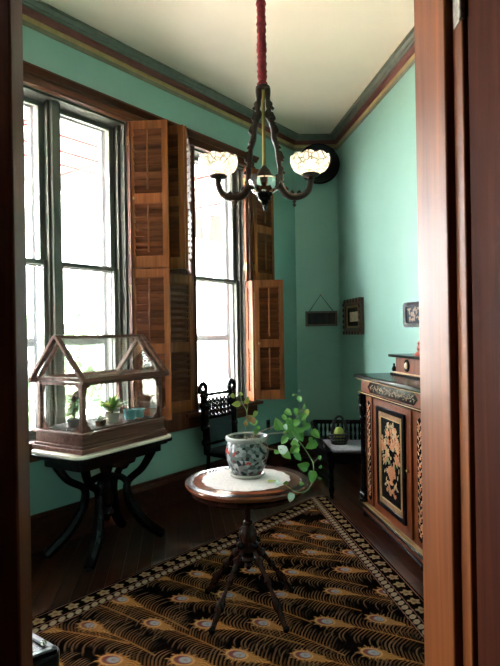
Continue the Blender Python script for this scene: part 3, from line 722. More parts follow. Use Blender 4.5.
def leaf_mesh(mat):
    out = [(0, 0), (.16, -.06), (.36, .10), (.43, .34), (.34, .62), (.15, .86), (0, 1.0)]
    vs = []; fs = []
    ctr = [(0, y, .02 * math.sin(y * 3)) for y in (0, .12, .34, .62, .86, 1.0)]
    pr_ = [(0, 0, 0), (.30, .02, .05), (.44, .30, .09), (.34, .62, .06), (.15, .86, 0), (0, 1.0, -.05)]
    for s_ in (-1, 1):
        o_ = len(vs); vs += [(0, c[1], -.03 + c[2]) for c in ctr] + [(s_ * a, b, c) for a, b, c in pr_]
        for i in range(5): fs.append((o_ + i, o_ + i + 1, o_ + 7 + i, o_ + 6 + i) if s_ > 0 else (o_ + 6 + i, o_ + 7 + i, o_ + i + 1, o_ + i))
    me = bpy.data.meshes.new('heart_leaf_' + mat); me.from_pydata(vs, [], fs); me.update(); me.materials.append(M[mat])
    me.polygons.foreach_set('use_smooth', [True] * len(me.polygons)); return me
LM = {k: leaf_mesh(k) for k in ('leaf', 'leafy', 'leafp', 'leafr')}
leaves = [(.173, -.09, .321, .075), (.211, -.1, .355, .043), (.27, -.1, .327, .048), (.307, -.11, .36, .048), (.247, -.1, .289, .048), (.289, -.11, .258, .065), (.226, -.1, .274, .043), (.346, -.12, .211, .07), (.253, -.14, .19, .065), (.216, -.13, .162, .059), (.273, -.15, .155, .054), (.299, -.15, .107, .075), (.338, -.22, .065, .065), (.191, -.12, .192, .065), (.164, -.11, .174, .032), (.373, -.13, .271, .059), (.33, -.1, .38, .038), (.294, -.09, .454, .038), (.32, -.09, .411, .027), (.257, -.09, .476, .016), (.289, -.09, .498, .016), (.162, -.28, .055, .038), (.223, -.28, -.021, .048), (.198, -.28, .054, .027), (.281, -.26, .044, .027), (.389, -.15, .148, .027), (.389, -.15, .1, .022), (.379, -.22, .059, .016), (.271, -.09, .384, .043), (.238, -.08, .308, .043), (-.07, -.02, .468, .032), (-.054, -.02, .424, .048), (-.025, -.02, .479, .027), (.007, -.02, .445, .043), (.05, -.03, .368, .038), (.017, -.03, .341, .043), (.038, -.04, .332, .043), (.054, -.05, .273, .043), (0, -.02, .313, .032), (.26, -.11, .30, .05), (.285, -.115, .285, .045), (.31, -.10, .34, .04), (.235, -.11, .335, .045), (.262, -.13, .22, .05), (.228, -.12, .30, .04)]
rl = random.Random(11)
for _ in range(16): leaves.append((.255 + rl.gauss(0, .035), -.105 + rl.gauss(0, .02), .275 + rl.gauss(0, .05), rl.uniform(.03, .052)))
for _ in range(5): leaves.append((.03 + rl.gauss(0, .02), -.03 + rl.gauss(0, .015), .31 + rl.gauss(0, .03), rl.uniform(.03, .042)))
yellow = {16, 34, 30, 32, 33, 31, 19}; pale = {13, 21, 22, 19, 20, 47, 52}; red = {35, 36, 38}
spec = {0: 20, 5: 205, 7: 120, 11: 70, 12: 170, 13: 60, 15: 215, 21: 250, 22: 165, 31: 95, 33: -20}
for i, (x, y, z, s_) in enumerate(leaves):
    k = 'leafy' if i in yellow else 'leafp' if i in pale else 'leafr' if i in red else 'leaf'
    roll = rad(spec[i]) if i in spec else rad(rl.uniform(100, 260))
    Rm = Matrix.Rotation(rad(rl.uniform(-35, 35)), 4, 'Z') @ Matrix.Rotation(rad(90 + rl.uniform(-35, 20)), 4, 'X') @ Matrix.Rotation(roll, 4, 'Z')
    sz = s_ * 1.02
    c = V((x, y, z)) - (Rm @ Vector((0, .5 * sz, 0)))
    lo = link('leaf', LM[k], pp, c, Rm.to_euler(), (sz * .86, sz, sz))
fallen = tag(link('fallen_leaf', LM['leafy'], None, (.085, 2.985, .7435), (rad(4), rad(3), rad(-70)), (.045, .055, .045)), 'dried yellow leaf lying on the edge of the doily', 'leaf')

# ------------------------------------------------------------------ marble-topped table with glass plant case
tz = .775; TRZ = math.atan2(.848, .53)
mt = thing('marble_table', 'black carved side table with cream marble top under the window', 'table', (-1.068, 4.037, 0), TRZ)
def rrect(hx, hy, r, n=6):
    out = []
    for cx, cy, a0 in ((hx - r, hy - r, 0), (-hx + r, hy - r, 90), (-hx + r, -hy + r, 180), (hx - r, -hy + r, 270)):
        for k in range(n + 1):
            a = rad(a0 + 90 * k / n); out.append((cx + r * math.cos(a), cy + r * math.sin(a)))
    return out
def slab(hx, hy, r, z0, z1): return MB().prism(rrect(hx, hy, r), lambda a, b, k: Vector((a, b, z0 + k * (z1 - z0))))
slab(.47, .268, .08, tz - .022, tz).build('marble_top', 'marble', mt, bevel=.005)
slab(.475, .272, .08, tz - .045, tz - .022).build('top_moulding', 'black', mt, bevel=.004)
slab(.445, .245, .07, tz - .062, tz - .045).build('under_moulding', 'black', mt, bevel=.004)
slab(.40, .20, .04, tz - .12, tz - .062).build('apron', 'black', mt, bevel=.004)
for sy in (-1, 1):
    MB().prism([(-.12, 0), (.12, 0), (.10, -.03), (.05, -.035), (.02, -.06), (-.02, -.06), (-.05, -.035), (-.10, -.03)], lambda a, b, k: Vector((a, sy * (.17 + k * .02), tz - .12 + b))).build('carved_drop', 'black', mt, bevel=.003)
MB().lathe([(.02, .20), (.03, .22), (.05, .26), (.034, .30), (.05, .34), (.036, .40), (.05, .48), (.036, .54), (.055, .60), (.055, tz - .11), (.02, tz - .11)], 18).build('column', 'black', mt)
for sx in (-1, 1):
    for sy in (-1, 1):
        pts = spline([(sx * .33, sy * .15, tz - .115), (sx * .26, sy * .11, .54), (sx * .15, sy * .07, .46), (sx * .14, sy * .075, .36), (sx * .17, sy * .10, .26), (sx * .24, sy * .15, .14), (sx * .36, sy * .21, .025)], 5)
        N = len(pts); lg = MB().tube(pts, [.033 - .006 * math.sin(i / N * PI * 2) for i in range(N)], 8).build('leg', 'black', mt)
        MB().lathe([(.012, 0), (.022, .008), (.02, .022), (.01, .03)], 10, (sx * .362, sy * .211, 0)).build('caster', 'iron', lg)
    MB().tube(spline([(sx * .15, -.075, .44), (sx * .10, -.05, .50), (0, -.03, .525), ], 5), .026, 8).build('arched_brace', 'black', mt)
    MB().tube(spline([(sx * .15, .075, .44), (sx * .10, .05, .50), (0, .03, .525), ], 5), .026, 8).build('arched_brace', 'black', mt)

gc = thing('glass_plant_case', 'house-shaped wooden glass plant case on the marble table', 'terrarium', (-1.068 - .848 * .022 + .53 * .0, 4.037 + .53 * .022, tz + .001), TRZ)
hx, hy = .40, .235
for (a, b, z0, z1) in ((.42, .255, 0, .03), (.41, .245, .03, .05), (.40, .235, .05, .115), (.415, .25, .115, .135)):
    slab(a, b, .006, z0, z1).build('base_tier', 'casewood', gc, bevel=.004)
B(-.37, .37, -.205, .205, .135, .142).build('gravel_bed', 'soil', gc)
ZE = .465; ZR = .765; px_, py_ = .375, .212
for sx in (-1, 1):
    for sy in (-1, 1):
        B(sx * px_ - .016, sx * px_ + .016, sy * py_ - .016, sy * py_ + .016, .135, ZE).build('corner_post', 'casewood', gc, bevel=.003)
        # scalloped brackets at the top and foot of every post, on both faces
        for zz, up in ((ZE, -1), (.135, 1)):
            sc = [(0, 0), (.075, 0), (.07, .012), (.05, .016), (.042, .034), (.022, .04), (.016, .075), (.0, .10)]
            MB().prism(sc, lambda a, b, k: Vector((sx * (px_ - .016 - a), sy * (py_ + .004 - k * .008), zz + up * b))).build('scalloped_bracket', 'casewood', gc, smooth=False)
            MB().prism(sc, lambda a, b, k: Vector((sx * (px_ + .004 - k * .008), sy * (py_ - .016 - a), zz + up * b))).build('scalloped_bracket', 'casewood', gc, smooth=False)
for sy in (-1, 1):
    B(-px_ + .016, px_ - .016, sy * py_ - .012, sy * py_ + .012, ZE - .022, ZE).build('top_rail', 'casewood', gc, bevel=.002)
    B(-px_ + .016, px_ - .016, sy * py_ - .0015, sy * py_ + .0015, .142, ZE - .022).build('side_pane', 'caseglass', gc, smooth=False)
for sx in (-1, 1):
    B(sx * px_ - .012, sx * px_ + .012, -py_ + .016, py_ - .016, ZE - .022, ZE).build('top_rail', 'casewood', gc, bevel=.002)
    B(sx * px_ - .0015, sx * px_ + .0015, -py_ + .016, py_ - .016, .142, ZE - .022).build('end_pane', 'caseglass', gc, smooth=False)
RX, RY, zE = .425, .275, ZE + .004
B(-RX, RX, -.014, .014, ZR - .012, ZR + .014).build('ridge_bar', 'casewood', gc, bevel=.003)
for sy in (-1, 1):
    sl = empty('roof_light', parent=gc)
    for sx in (-1, 1):
        MB().bar((sx * (RX - .018), sy * .008, ZR + .004), (sx * (RX - .018), sy * RY, zE), .036, .022, up=(0, sy * -.7, .7)).build('roof_stile', 'casewood', sl, bevel=.002)
    MB().bar((-RX, sy * (RY - .012), zE + .006), (RX, sy * (RY - .012), zE + .006), .034, .026, up=(0, sy * .74, .67)).build('eave_rail', 'casewood', sl, bevel=.002)
    MB().bar((0, sy * .016, ZR - .004), (0, sy * (RY - .02), zE + .01), RX * 2 - .07, .003, up=(0, sy * .74, .67)).build('roof_pane', 'caseglass', sl, smooth=False)
for sx in (-1, 1):
    xx = sx * (px_ + .002)
    for sy in (-1, 1):
        MB().bar((xx, sy * .005, ZR - .03), (xx, sy * (py_ + .01), zE + .012), .024, .022, up=(0, 0, 1)).build('gable_bar', 'casewood', gc, bevel=.002)
    B(xx - .012, xx + .012, -py_, py_, zE + .0, zE + .026).build('gable_sill', 'casewood', gc, bevel=.002)
    MB().prism([(-py_ + .03, zE + .026), (py_ - .03, zE + .026), (0, ZR - .055)], lambda a, b, k: Vector((xx - .001 + .002 * k, a, b))).build('gable_pane', 'caseglass', gc, smooth=False)

# plants standing in the case
def Tl(s_, t_, z): return Vector((-1.068 + .53 * s_ - .848 * t_, 4.037 + .848 * s_ + .53 * t_, tz + z))
def blade(L, wd, mat):
    key = 'blade_%s_%d_%d' % (mat, L * 1000, wd * 1000)
    me = bpy.data.meshes.get(key)
    if me: return me
    vs = []; fs = []
    for i in range(5):
        t_ = i / 4; w_ = wd * math.sin(PI * (.18 + .8 * t_)) / 2; y = L * t_; z = -L * .35 * t_ * t_
        vs += [(-w_, y, z), (0, y, z - w_ * .3), (w_, y, z)]
    for i in range(4):
        for j in range(2): fs.append((3 * i + j, 3 * i + j + 1, 3 * i + j + 4, 3 * i + j + 3))
    me = bpy.data.meshes.new(key); me.from_pydata(vs, [], fs); me.update(); me.materials.append(M[mat]); return me
def small_plant(pos, label, potmat, pr, ph, mats, n, L, wd, elev, stem=0, seed=1):
    rn = random.Random(seed)
    t = thing('potted_plant', label, 'potted plant', pos, 0, 'plants in the glass case')
    MB().lathe([(.01, 0), (pr * .75, 0), (pr, ph), (pr * 1.04, ph + .004), (pr * .95, ph + .004), (pr * .9, ph - .01), (.01, ph - .01)], 20).build('pot', potmat, t)
    MB().lathe([(.005, ph - .0095), (pr * .88, ph - .0095), (.002, ph - .002)], 14).build('soil', 'soil', t)
    if stem: MB().tube([(0, 0, ph - .01), (.005, 0, ph + stem * .5), (0, .004, ph + stem)], [.007, .006, .004], 7).build('stem', 'stemb', t)
    for i in range(n):
        az = i * 2.4; z = ph + (stem * rn.uniform(.2, 1.0) if stem else 0)
        e = rad(rn.uniform(*elev)); k = mats[0] if not (len(mats) > 1 and z > ph + stem * .75) else mats[1]
        link('leaf', blade(L, wd, k), t, (0, 0, z), (e, 0, az), (1, rn.uniform(.8, 1.15), 1))
    return t
small_plant(Tl(-.25, .04, .1435), 'upright jade-like plant with reddish tips at the near end of the case', 'tin', .05, .05, ('leaf', 'leafr'), 64, .08, .028, (-5, 50), .17, 4)
small_plant(Tl(-.13, -.09, .1435), 'low grey-green succulent rosette in the middle of the glass case', 'soil', .04, .03, ('leafp',), 24, .06, .02, (20, 70), 0, 5)
small_plant(Tl(.015, -.05, .1435), 'broad-leaved bright green plant in a cream pot in the glass case', 'cream', .055, .065, ('leaf', 'leafy'), 36, .125, .034, (30, 78), .03, 6)
small_plant(Tl(.18, .10, .1435), 'dark green tufted plant behind the teal planter in the glass case', 'cream', .05, .07, ('leaf',), 26, .10, .022, (40, 80), 0, 8)
tc_ = thing('teal_planter', 'small teal planter with pale strap handle at far end of case', 'planter', Tl(.17, -.08, .1435), TRZ)
MB().lathe([(.01, 0), (.038, 0), (.05, .068), (.052, .072), (.046, .072), (.042, .06), (.01, .06)], 22).build('body', 'tealpot', tc_)
MB().tube(spline([(-.052, -.012, .05), (-.066, -.02, .085), (-.058, -.03, .03), (-.042, -.025, .01)], 5), .004, 7).build('handle', 'tin', tc_)
tp2 = thing('teal_pot', 'plain tapered teal pot beside the strap-handled planter in the case', 'pot', Tl(.275, -.07, .1435), TRZ)
MB().lathe([(.01, 0), (.034, 0), (.045, .06), (.048, .066), (.042, .066), (.038, .052), (.01, .052)], 22).build('body', 'tealpot', tp2)
MB().lathe([(.005, .0525), (.037, .0525), (.003, .058)], 14).build('soil', 'soil', tp2)

# ------------------------------------------------------------------ inlaid cabinet (local x towards the doorway, local y into the wall)
cb = thing('inlaid_cabinet', 'walnut and ebony cabinet with floral marquetry door against the right wall', 'cabinet', (.927, 4.653, 0), RZR)
CW, CD = 1.27, .455
B(0.03, CW - .03, .02, CD, .125, 1.03).build('carcass', 'cabwood', cb, bevel=.003)
B(0, CW, 0, CD, .055, .10).build('plinth', 'cabwood', cb, bevel=.004)
B(-.025, CW + .025, -.025, CD, .10, .118).build('plinth_moulding', 'black', cb, bevel=.004)
B(-.012, CW + .012, -.012, CD, .118, .126).build('gilt_strip', 'gilt', cb)
B(-.01, CW + .01, -.01, CD, .045, .056).build('gilt_strip', 'black', cb)
B(0.01, CW - .01, .0, CD, 1.045, 1.148).build('frieze', 'cabwood', cb, bevel=.003)
B(-.012, CW + .012, -.018, CD, 1.028, 1.045).build('frieze_moulding', 'black', cb, bevel=.003)
B(-.018, CW + .018, -.022, CD, 1.038, 1.043).build('gilt_strip', 'gilt', cb)
B(-.05, CW + .05, -.05, CD + .002, 1.158, 1.190).build('top_slab', 'black', cb, bevel=.009)
B(-.03, CW + .03, -.03, CD, 1.146, 1.158).build('top_moulding', 'black', cb, bevel=.003)
B(-.033, CW + .033, -.034, CD, 1.150, 1.154).build('gilt_strip', 'gilt', cb)
for fx in (.0, CW * .5, CW):
    for fy in (.02, CD - .05):
        if fx == CW * .5: continue
        MB().lathe([(.02, 0), (.04, .004), (.05, .016), (.048, .028), (.036, .036), (.044, .046), (.02, .046)], 20, (fx + (.035 if fx == 0 else -.14 if fy < .1 else -.04), fy + .02, 0)).build('bun_foot', 'black', cb)
def ornament(par, pts, mat, y, name='floral_inlay', dep=.0016):   # many small petals joined as one flat relief
    mb = MB()
    for (x, z, a, l, w_) in pts:
        c, s_ = math.cos(a), math.sin(a)
        sh = [(-l * .5, 0), (-l * .15, w_ * .5), (l * .25, w_ * .4), (l * .5, 0), (l * .25, -w_ * .4), (-l * .15, -w_ * .5)]
        mb.prism([(x + c * p - s_ * q, z + s_ * p + c * q) for p, q in sh], lambda a_, b_, k: Vector((a_, y - k * dep, b_)))
    o = mb.build(name, mat, par, smooth=False); o['kind'] = 'stuff'; return o
def flower(x, z, r, n, ph=0): return [(x + math.cos(ph + 2 * PI * k / n) * r * .55, z + math.sin(ph + 2 * PI * k / n) * r * .55, ph + 2 * PI * k / n, r * 1.0, r * .62) for k in range(n)]
# frieze plaque: long hexagon with scrolls
MB().prism([(.17, 1.097), (.23, 1.056), (1.04, 1.056), (1.10, 1.097), (1.04, 1.138), (.23, 1.138)], lambda a, b, k: Vector((a, -.003 * k, b))).build('frieze_plaque', 'black', cb, smooth=False)
rn = random.Random(9); pts = []
for i in range(17):
    x = .235 + i * .0495
    pts += [(x, 1.097 + .022 * math.sin(i * 1.3), rn.uniform(0, PI), .028, .008), (x + .018, 1.097 - .020 * math.sin(i * 1.3 + .5), rn.uniform(0, PI), .026, .007), (x + .008, 1.097, rn.uniform(-.5, .5), .03, .006), (x + .03, 1.097 + .012 * math.cos(i * 2.1), rn.uniform(0, PI), .02, .006)]
ornament(cb, pts, 'burl', -.003, 'scroll_inlay')
# corner columns
for cx in (.035, CW - .035):
    MB().lathe([(.02, .127), (.034, .13), (.036, .15), (.022, .16), (.03, .175), (.032, .20), (.02, .215), (.028, .235), (.018, .255), (.018, .80), (.026, .82), (.016, .84), (.032, .87), (.036, .91), (.026, .94), (.034, .96), (.03, 1.0), (.036, 1.02), (.02, 1.027)], 18, (cx, -.002, 0)).build('turned_column', 'black', cb)
# pilaster panels
for x0 in (.105, CW - .225):
    pn = B(x0, x0 + .12, .008, .022, .14, 1.02).build('pilaster', 'cabwood', cb, bevel=.003)
    MB().prism([(x0 + .022, .20), (x0 + .06, .175), (x0 + .098, .20), (x0 + .098, .955), (x0 + .06, .985), (x0 + .022, .955)], lambda a, b, k: Vector((a, .008 - .003 * k, b))).build('pilaster_panel', 'black', pn, smooth=False)
    po = []; ppl = []; cx = x0 + .06
    for i in range(15):
        z = .225 + i * .05; po += flower(cx + .008 * math.sin(i * 2.1), z, .017 + .006 * math.sin(i), 5, i * .4)
        ppl += [(cx + .02, z + .022, .9, .036, .012), (cx - .02, z + .026, 2.3, .036, .012)]
    ornament(pn, po, 'inlay_o', .005); ornament(pn, ppl, 'inlay_p', .005)
# door
dr0, dr1 = .30, CW - .30
door = B(dr0, dr1, .004, .021, .145, 1.015).build('door', 'cabwood', cb, bevel=.004)
def frame(x0, x1, z0, z1, w_, y0, y1, mat, name, par):
    mb = MB(); mb.box(x0, x0 + w_, y0, y1, z0, z1); mb.box(x1 - w_, x1, y0, y1, z0, z1); mb.box(x0 + w_, x1 - w_, y0, y1, z0, z0 + w_); mb.box(x0 + w_, x1 - w_, y0, y1, z1 - w_, z1)
    return mb.build(name, mat, par, bevel=.002)
frame(dr0 + .075, dr1 - .075, .215, .975, .035, -.014, .004, 'black', 'door_moulding', door)
frame(dr0 + .11, dr1 - .11, .25, .94, .038, -.006, .004, 'burl', 'burl_border', door)
frame(dr0 + .146, dr1 - .146, .286, .904, .006, -.008, .004, 'gilt', 'gilt_border', door)
B(dr0 + .152, dr1 - .152, .0, .004, .292, .898).build('marquetry_panel', 'black', door, smooth=False)
po, ppl, pg = [], [], []; cx = CW / 2; rn = random.Random(21)
for i in range(64):
    a = rn.uniform(0, 2 * PI); r = math.sqrt(rn.uniform(0, 1)); x = cx + r * math.cos(a) * .175; z = .675 + r * math.sin(a) * .19
    (po if rn.random() < .6 else ppl).extend(flower(x, z, rn.uniform(.014, .030), rn.choice((5, 6)), rn.uniform(0, 1)))
for i in range(60):
    a = rn.uniform(0, 2 * PI); r = rn.uniform(.5, 1.12); x = cx + r * math.cos(a) * .16; z = .69 + r * math.sin(a) * .17
    pg.append((x, z, a, .04, .013)); 
for zz, ww in ((.545, .055), (.525, .07), (.505, .065), (.485, .05), (.468, .032), (.452, .022), (.438, .04)):
    po.append((cx, zz, 0, ww * 2.2, .03))
for i in range(16):
    t_ = i / 15; ppl.append((cx - .11 + .22 * t_, .40 + .03 * math.sin(t_ * 9), t_ * 6, .04, .014)); po += flower(cx - .08 + .16 * t_, .37 + .018 * math.sin(t_ * 12), .014, 5, t_)
for sx in (-1, 1):
    for i in range(9):
        t_ = i / 8; ppl.append((cx + sx * (.09 + .06 * math.sin(t_ * 4)), .45 + .42 * t_, 1.2 + sx * t_, .04, .012))
ornament(door, po, 'inlay_o', 0, dep=.003); ornament(door, ppl, 'inlay_p', 0, dep=.0022); ornament(door, pg, 'inlay_g', 0, dep=.0014)
MB().sphere((dr1 - .03, -.008, .6), .012).build('knob', 'brass', door)
# raised back tier
tier = B(.17, CW - .17, .24, CD, 1.215, 1.335).build('raised_tier', 'cabwood', cb, bevel=.003)
B(.13, CW - .13, .205, CD, 1.19, 1.208).build('tier_base', 'black', cb, bevel=.004)
B(.15, CW - .15, .222, CD, 1.208, 1.215).build('gilt_strip', 'gilt', cb)
B(.12, CW - .12, .195, CD, 1.335, 1.358).build('tier_top', 'black', cb, bevel=.006)
for x0 in (.40, CW - .40):
    T = Matrix.Rotation(rad(90), 3, 'X')
    MB().lathe([(.004, 0), (.046, 0), (.05, .006), (.046, .014), (.034, .012), (.004, .012)], 24, (x0, .241, 1.275), Matrix.Diagonal(Vector((.85, 1, 1))) @ T).build('oval_boss', 'black', tier)
    MB().lathe([(.003, .012), (.026, .013), (.02, .02), (.003, .022)], 18, (x0, .241, 1.275), Matrix.Diagonal(Vector((.8, 1, 1))) @ T).build('oval_cameo', 'inlay_p', tier)
for x0 in (.155, CW - .155):
    MB().lathe([(.005, 1.216), (.014, 1.218), (.02, 1.235), (.014, 1.255), (.008, 1.262), (.01, 1.275), (.003, 1.285)], 14, (x0, .232, 0)).build('tier_finial', 'black', cb)

# table-top screen standing on the cabinet
sc_p = Vector((.927, 4.653, 0)) - DR * .52 + NRv * .30
ts = thing('banner_screen', 'small framed embroidered screen on a red stand atop the cabinet', 'screen', (sc_p.x, sc_p.y, 1.359), RZR + rad(14))
MB().lathe([(.004, 0), (.05, 0), (.055, .01), (.04, .022), (.028, .035), (.036, .055), (.026, .08), (.03, .095), (.014, .115), (.008, .13), (.004, .13)], 20).build('stand_base', 'redfig', ts)
MB().tube([(0, 0, .128), (0, 0, .235)], .006, 10).build('stem', 'iron', ts)
fr = MB(); hx_, z0, z1, w_ = .20, .215, .41, .034
out = rrect(hx_, (z1 - z0) / 2, .03, 5); inn = rrect(hx_ - w_, (z1 - z0) / 2 - w_, .012, 5); n = len(out); zc = (z0 + z1) / 2
vs = [(x, -.012, zc + z) for x, z in out] + [(x, -.012, zc + z) for x, z in inn] + [(x, .012, zc + z) for x, z in out] + [(x, .012, zc + z) for x, z in inn]
fs = []
for k in range(n):
    j = (k + 1) % n
    fs += [(k, j, n + j, n + k), (2 * n + k, 3 * n + k, 3 * n + j, 2 * n + j), (k, 2 * n + k, 2 * n + j, j), (n + k, n + j, 3 * n + j, 3 * n + k)]
fr.add(vs, fs).build('panel_frame', 'black', ts, smooth=False)
emb = B(-hx_ + w_ * .8, hx_ - w_ * .8, -.004, .004, z0 + w_ * .8, z1 - w_ * .8).build('embroidered_panel', 'darkcloth', ts)
rn = random.Random(4)
ornament(emb, [(rn.uniform(-.14, .14), zc + rn.uniform(-.05, .05), rn.uniform(0, 6), .035, .014) for _ in range(60)], 'burl', -.004, 'stitching')

# ------------------------------------------------------------------ things on the far walls
pq = thing('wall_plaque', 'dark wooden plaque hanging from a cord on the narrow far wall', 'plaque', (.882, 6.812, 1.62), 0)
MB().box(-.195, .195, -.012, .015, 0, .185).build('board', 'darkwood', pq, bevel=.004)
frame(-.195, .195, 0, .185, .022, -.02, -.012, 'oldframe', 'raised_edge', pq)
cdm = MB(); cdm.tube([(-.15, -.004, .18), (-.005, -.004, .385), (.15, -.004, .18)], .005, 7); cdm.build('cord', 'iron', pq)
MB().sphere((-.005, 0, .387), .009).build('nail', 'brass', pq)
pw = C2 - DR * .585
pf = thing('framed_picture', 'small picture in a deep carved dark frame on the cabinet wall', 'picture', (pw.x, pw.y, 1.515), RZR)
frame(-.30, .30, .0, .40, .075, -.045, -.002, 'oldframe', 'outer_frame', pf)
frame(-.225, .225, .075, .325, .02, -.03, -.004, 'gilt', 'inner_frame', pf)
frame(-.205, .205, .095, .305, .05, -.022, -.005, 'darkwood', 'mount', pf)
B(-.155, .155, -.012, -.004, .145, .255).build('picture_sheet', 'paper', pf)
rn = random.Random(6)
for i in range(22):
    t_ = i / 22; per = t_ * 4
    x, z = ((-.28 + .56 * (per % 1), .02) if per < 1 else (.28, .02 + .36 * (per % 1)) if per < 2 else (.28 - .56 * (per % 1), .38) if per < 3 else (-.28, .38 - .36 * (per % 1)))
    MB().sphere((x, -.045, z), .026, 8, 6, (1, .7, 1)).build('carved_boss', 'oldframe', pf)
disc = thing('round_black_plate', 'large round black plate hung high on the far wall under the cornice', 'plate', (.862, 6.70, 3.575), 0)
Tq = Matrix.Rotation(rad(84), 3, 'X')
MB().lathe([(.01, 0), (.10, .0), (.16, .012), (.215, .03), (.235, .045), (.25, .045), (.255, .038), (.24, .02), (.17, -.008), (.10, -.02), (.01, -.02)], 48, (0, 0, 0), Tq).build('dish', 'iron', disc)
MB().lathe([(.238, .046), (.246, .05), (.252, .046), (.246, .042)], 48, (0, 0, 0), Tq, ring=True).build('rim', 'black', disc)
MB().bar((0, .02, .0), (0, .128, .02), .02, .02).build('wall_hook', 'iron', disc)
ou = C1 - DL * .648
ot = thing('wall_socket', 'dark electrical socket low on the window wall beyond the table', 'socket', (ou.x, ou.y, .44), RZL)
B(-.035, .035, .0005, .007, 0, .115).build('cover_plate', 'iron', ot, bevel=.003)
for z in (.03, .075): B(-.014, .014, .007, .010, z - .012, z + .014).build('receptacle', 'black', ot, bevel=.003)

# ------------------------------------------------------------------ carved chair by the far window
ca = Vector((-.32, 5.395, 0)) + NL * .23
chz = thing('carved_chair', 'black carved chair with pierced back standing under the far window', 'chair', (ca.x, ca.y, 0), RZL - PI / 2 + rad(0))
# local x along the seat towards the front is -y here: build with front = +x
def cv(x, y, z): return Vector((x, y, z))
chz.rotation_euler = (0, 0, math.atan2(NL.y, NL.x))
B(-.21, .23, -.225, .225, .40, .425).build('seat_frame', 'black', chz, bevel=.006)
sm = B(-.20, .215, -.21, .21, .425, .465).build('seat_cushion', 'darkcloth', chz, bevel=.018)
for sy in (-1, 1):
    MB().lathe([(.012, 0), (.02, .01), (.014, .03), (.022, .06), (.016, .10), (.018, .25), (.028, .28), (.018, .30), (.026, .34), (.02, .40)], 14, (.20, sy * .195, 0)).build('leg', 'black', chz)
    MB().tube(spline([(-.25, sy * .19, 0), (-.215, sy * .19, .2), (-.20, sy * .19, .41)], 4), .018, 8).build('leg', 'black', chz)
    pst = MB(); pst.tube(spline([(-.20, sy * .205, .41), (-.205, sy * .21, .60), (-.215, sy * .215, .80), (-.23, sy * .215, .98)], 4), .034, 8)
    for z, r in ((.52, .042), (.66, .045), (.73, .038), (.87, .046), (.96, .042)): pst.sphere((-.205 - (z - .4) * .04, sy * .212, z), r, 10, 8)
    po_ = pst.build('back_post', 'black', chz)
    sp = [(-.235, sy * .215 + .040 * math.cos(a), 1.02 + .056 * math.sin(a)) for a in np.linspace(-.6, PI + .6, 13)]
    MB().tube(sp, .023, 7).build('scroll_top', 'black', po_)
    MB().sphere((-.235, sy * .215, 1.00), .017, 8, 6).build('scroll_eye', 'nickel' if False else 'black', po_)
bk = [(-.225, .0, z) for z in (.78, .98)]
B(-.245, -.213, -.20, .20, .955, .985).build('top_rail', 'black', chz, bevel=.006)
B(-.236, -.206, -.20, .20, .735, .762).build('middle_rail', 'black', chz, bevel=.006)
B(-.228, -.198, -.20, .20, .49, .515).build('lower_rail', 'black', chz, bevel=.006)
B(-.222, -.204, -.17, .17, .515, .735).build('back_pad', 'darkcloth', chz, bevel=.006)
lat = MB()
for i in range(7):
    for j in range(4):
        y, z = -.165 + i * .055, .785 + j * .046
        lat.tube([(-.226, y + .02 * math.cos(a), z + .018 * math.sin(a)) for a in np.linspace(0, 2 * PI, 9)], .0085, 5)
        if i < 6 and j < 3: lat.sphere((-.226, y + .0275, z + .023), .009, 6, 4)
lat.build('pierced_panel', 'black', chz)

# ------------------------------------------------------------------ dark settee in the far corner with a basket
st_ = thing('corner_settee', 'black carved settee with pale damask seat in the far corner', 'settee', (1.03, 5.33, 0), RZR + PI / 2)
# local x: across (towards the right wall), local y: towards the far wall
st_.rotation_euler = (0, 0, TR * -1 * -1)
MB().prism([(-.29, -.27), (.25, -.27), (.25, .27), (-.46, .27)], lambda a, b, k: Vector((a, b, .33 + k * .10))).build('seat_frame', 'black', st_, bevel=.006)
MB().prism([(-.25, -.25), (.245, -.25), (.245, .25), (-.36, .25)], lambda a, b, k: Vector((a, b, .43 + k * .025))).build('seat_cushion', 'damask', st_, bevel=.01)
for sx in (-.265, .225):
    for sy in (-.245, .245):
        MB().lathe([(.014, 0), (.022, .012), (.016, .04), (.026, .08), (.018, .12), (.02, .26), (.03, .30), (.024, .36)], 12, (sx, sy, 0)).build('leg', 'black', st_)
B(-.44, .25, .235, .265, .615, .655).build('back_rail', 'black', st_, bevel=.008)
for i in range(16): MB().lathe([(.010, .455), (.015, .48), (.009, .52), (.015, .56), (.009, .60), (.012, .62)], 8, (-.40 + i * .0425, .25, 0)).build('spindle', 'black', st_)
MB().tube(spline([(-.44, .25, .62), (-.41, .12, .56), (-.37, -.05, .50), (-.32, -.20, .46), (-.28, -.27, .42)], 5), .032, 8).build('armrest', 'black', st_)
MB().prism([(-.46, .26), (-.30, -.26), (-.265, -.26), (-.385, .26)], lambda a, b, k: Vector((a, b, .43 + k * .035))).build('side_panel', 'black', st_, bevel=.006)
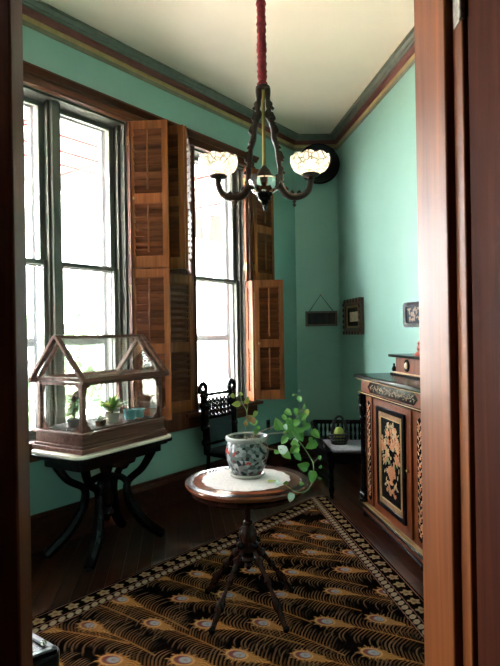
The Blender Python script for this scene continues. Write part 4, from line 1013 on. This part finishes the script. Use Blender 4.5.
bs = thing('handled_basket', 'small black wire basket with arched handle on the settee', 'basket', (.855, 5.40, .456), rad(35))
bm_ = MB()
for z, r in ((.005, .07), (.035, .078), (.065, .088), (.10, .095)): bm_.tube([(r * math.cos(a), r * math.sin(a), z) for a in np.linspace(0, 2 * PI, 21)], .011, 6)
for k in range(16):
    a = k * PI / 8; bm_.tube([(.07 * math.cos(a), .07 * math.sin(a), .005), (.095 * math.cos(a), .095 * math.sin(a), .10)], .004, 5)
bm_.lathe([(.01, .0), (.072, .0), (.072, .006), (.01, .006)], 18)
bm_.build('bowl', 'iron', bs)
MB().tube([(.095 * math.cos(a), 0, .10 + .165 * math.sin(a)) for a in np.linspace(0, PI, 15)], .014, 8).build('handle', 'iron', bs)
pe = tag(MB().lathe([(.004, .0), (.03, .004), (.048, .03), (.054, .07), (.052, .10), (.042, .13), (.026, .148), (.010, .154), (.002, .154)], 20).build('pear', 'pear'), 'yellow-green gourd sitting inside the black wire basket', 'gourd')
pe.location = (.855, 5.40, .463)
# ------------------------------------------------------------------ low black case at the lower left
lc = thing('low_case', 'low black case with pale metal edging at bottom left by the doorway', 'case', (-.765, 2.131, 0.0122), math.atan2(.111, -.145))
# local x away to the left-back, local y towards the camera side
lc_h = .338
MB().prism(rrect(.26, .13, .05), lambda a, b, k: Vector((a + .255, b + .10, .02 + k * (lc_h - .045)))).build('body', 'iron', lc, bevel=.004)
MB().prism([(0, 0), (.50, 0), (.50, .22), (.06, .22)], lambda a, b, k: Vector((a, b, lc_h - .025 + k * .018))).build('top_board', 'black', lc)
for p, q in (((0, .012), (.50, .012)), ((.006, .0), (.066, .22)), ((.06, .21), (.50, .21))):
    MB().bar((p[0], p[1], lc_h - .002), (q[0], q[1], lc_h - .002), .02, .01).build('metal_edging', 'tin', lc, bevel=.002)
MB().sphere((.045, .03, lc_h + .012), .013).build('knob', 'nickel', lc)
for x in (.06, .44):
    for y in (.02, .18): B(x - .02, x + .02, y - .02, y + .02, 0, .022).build('foot', 'iron', lc)
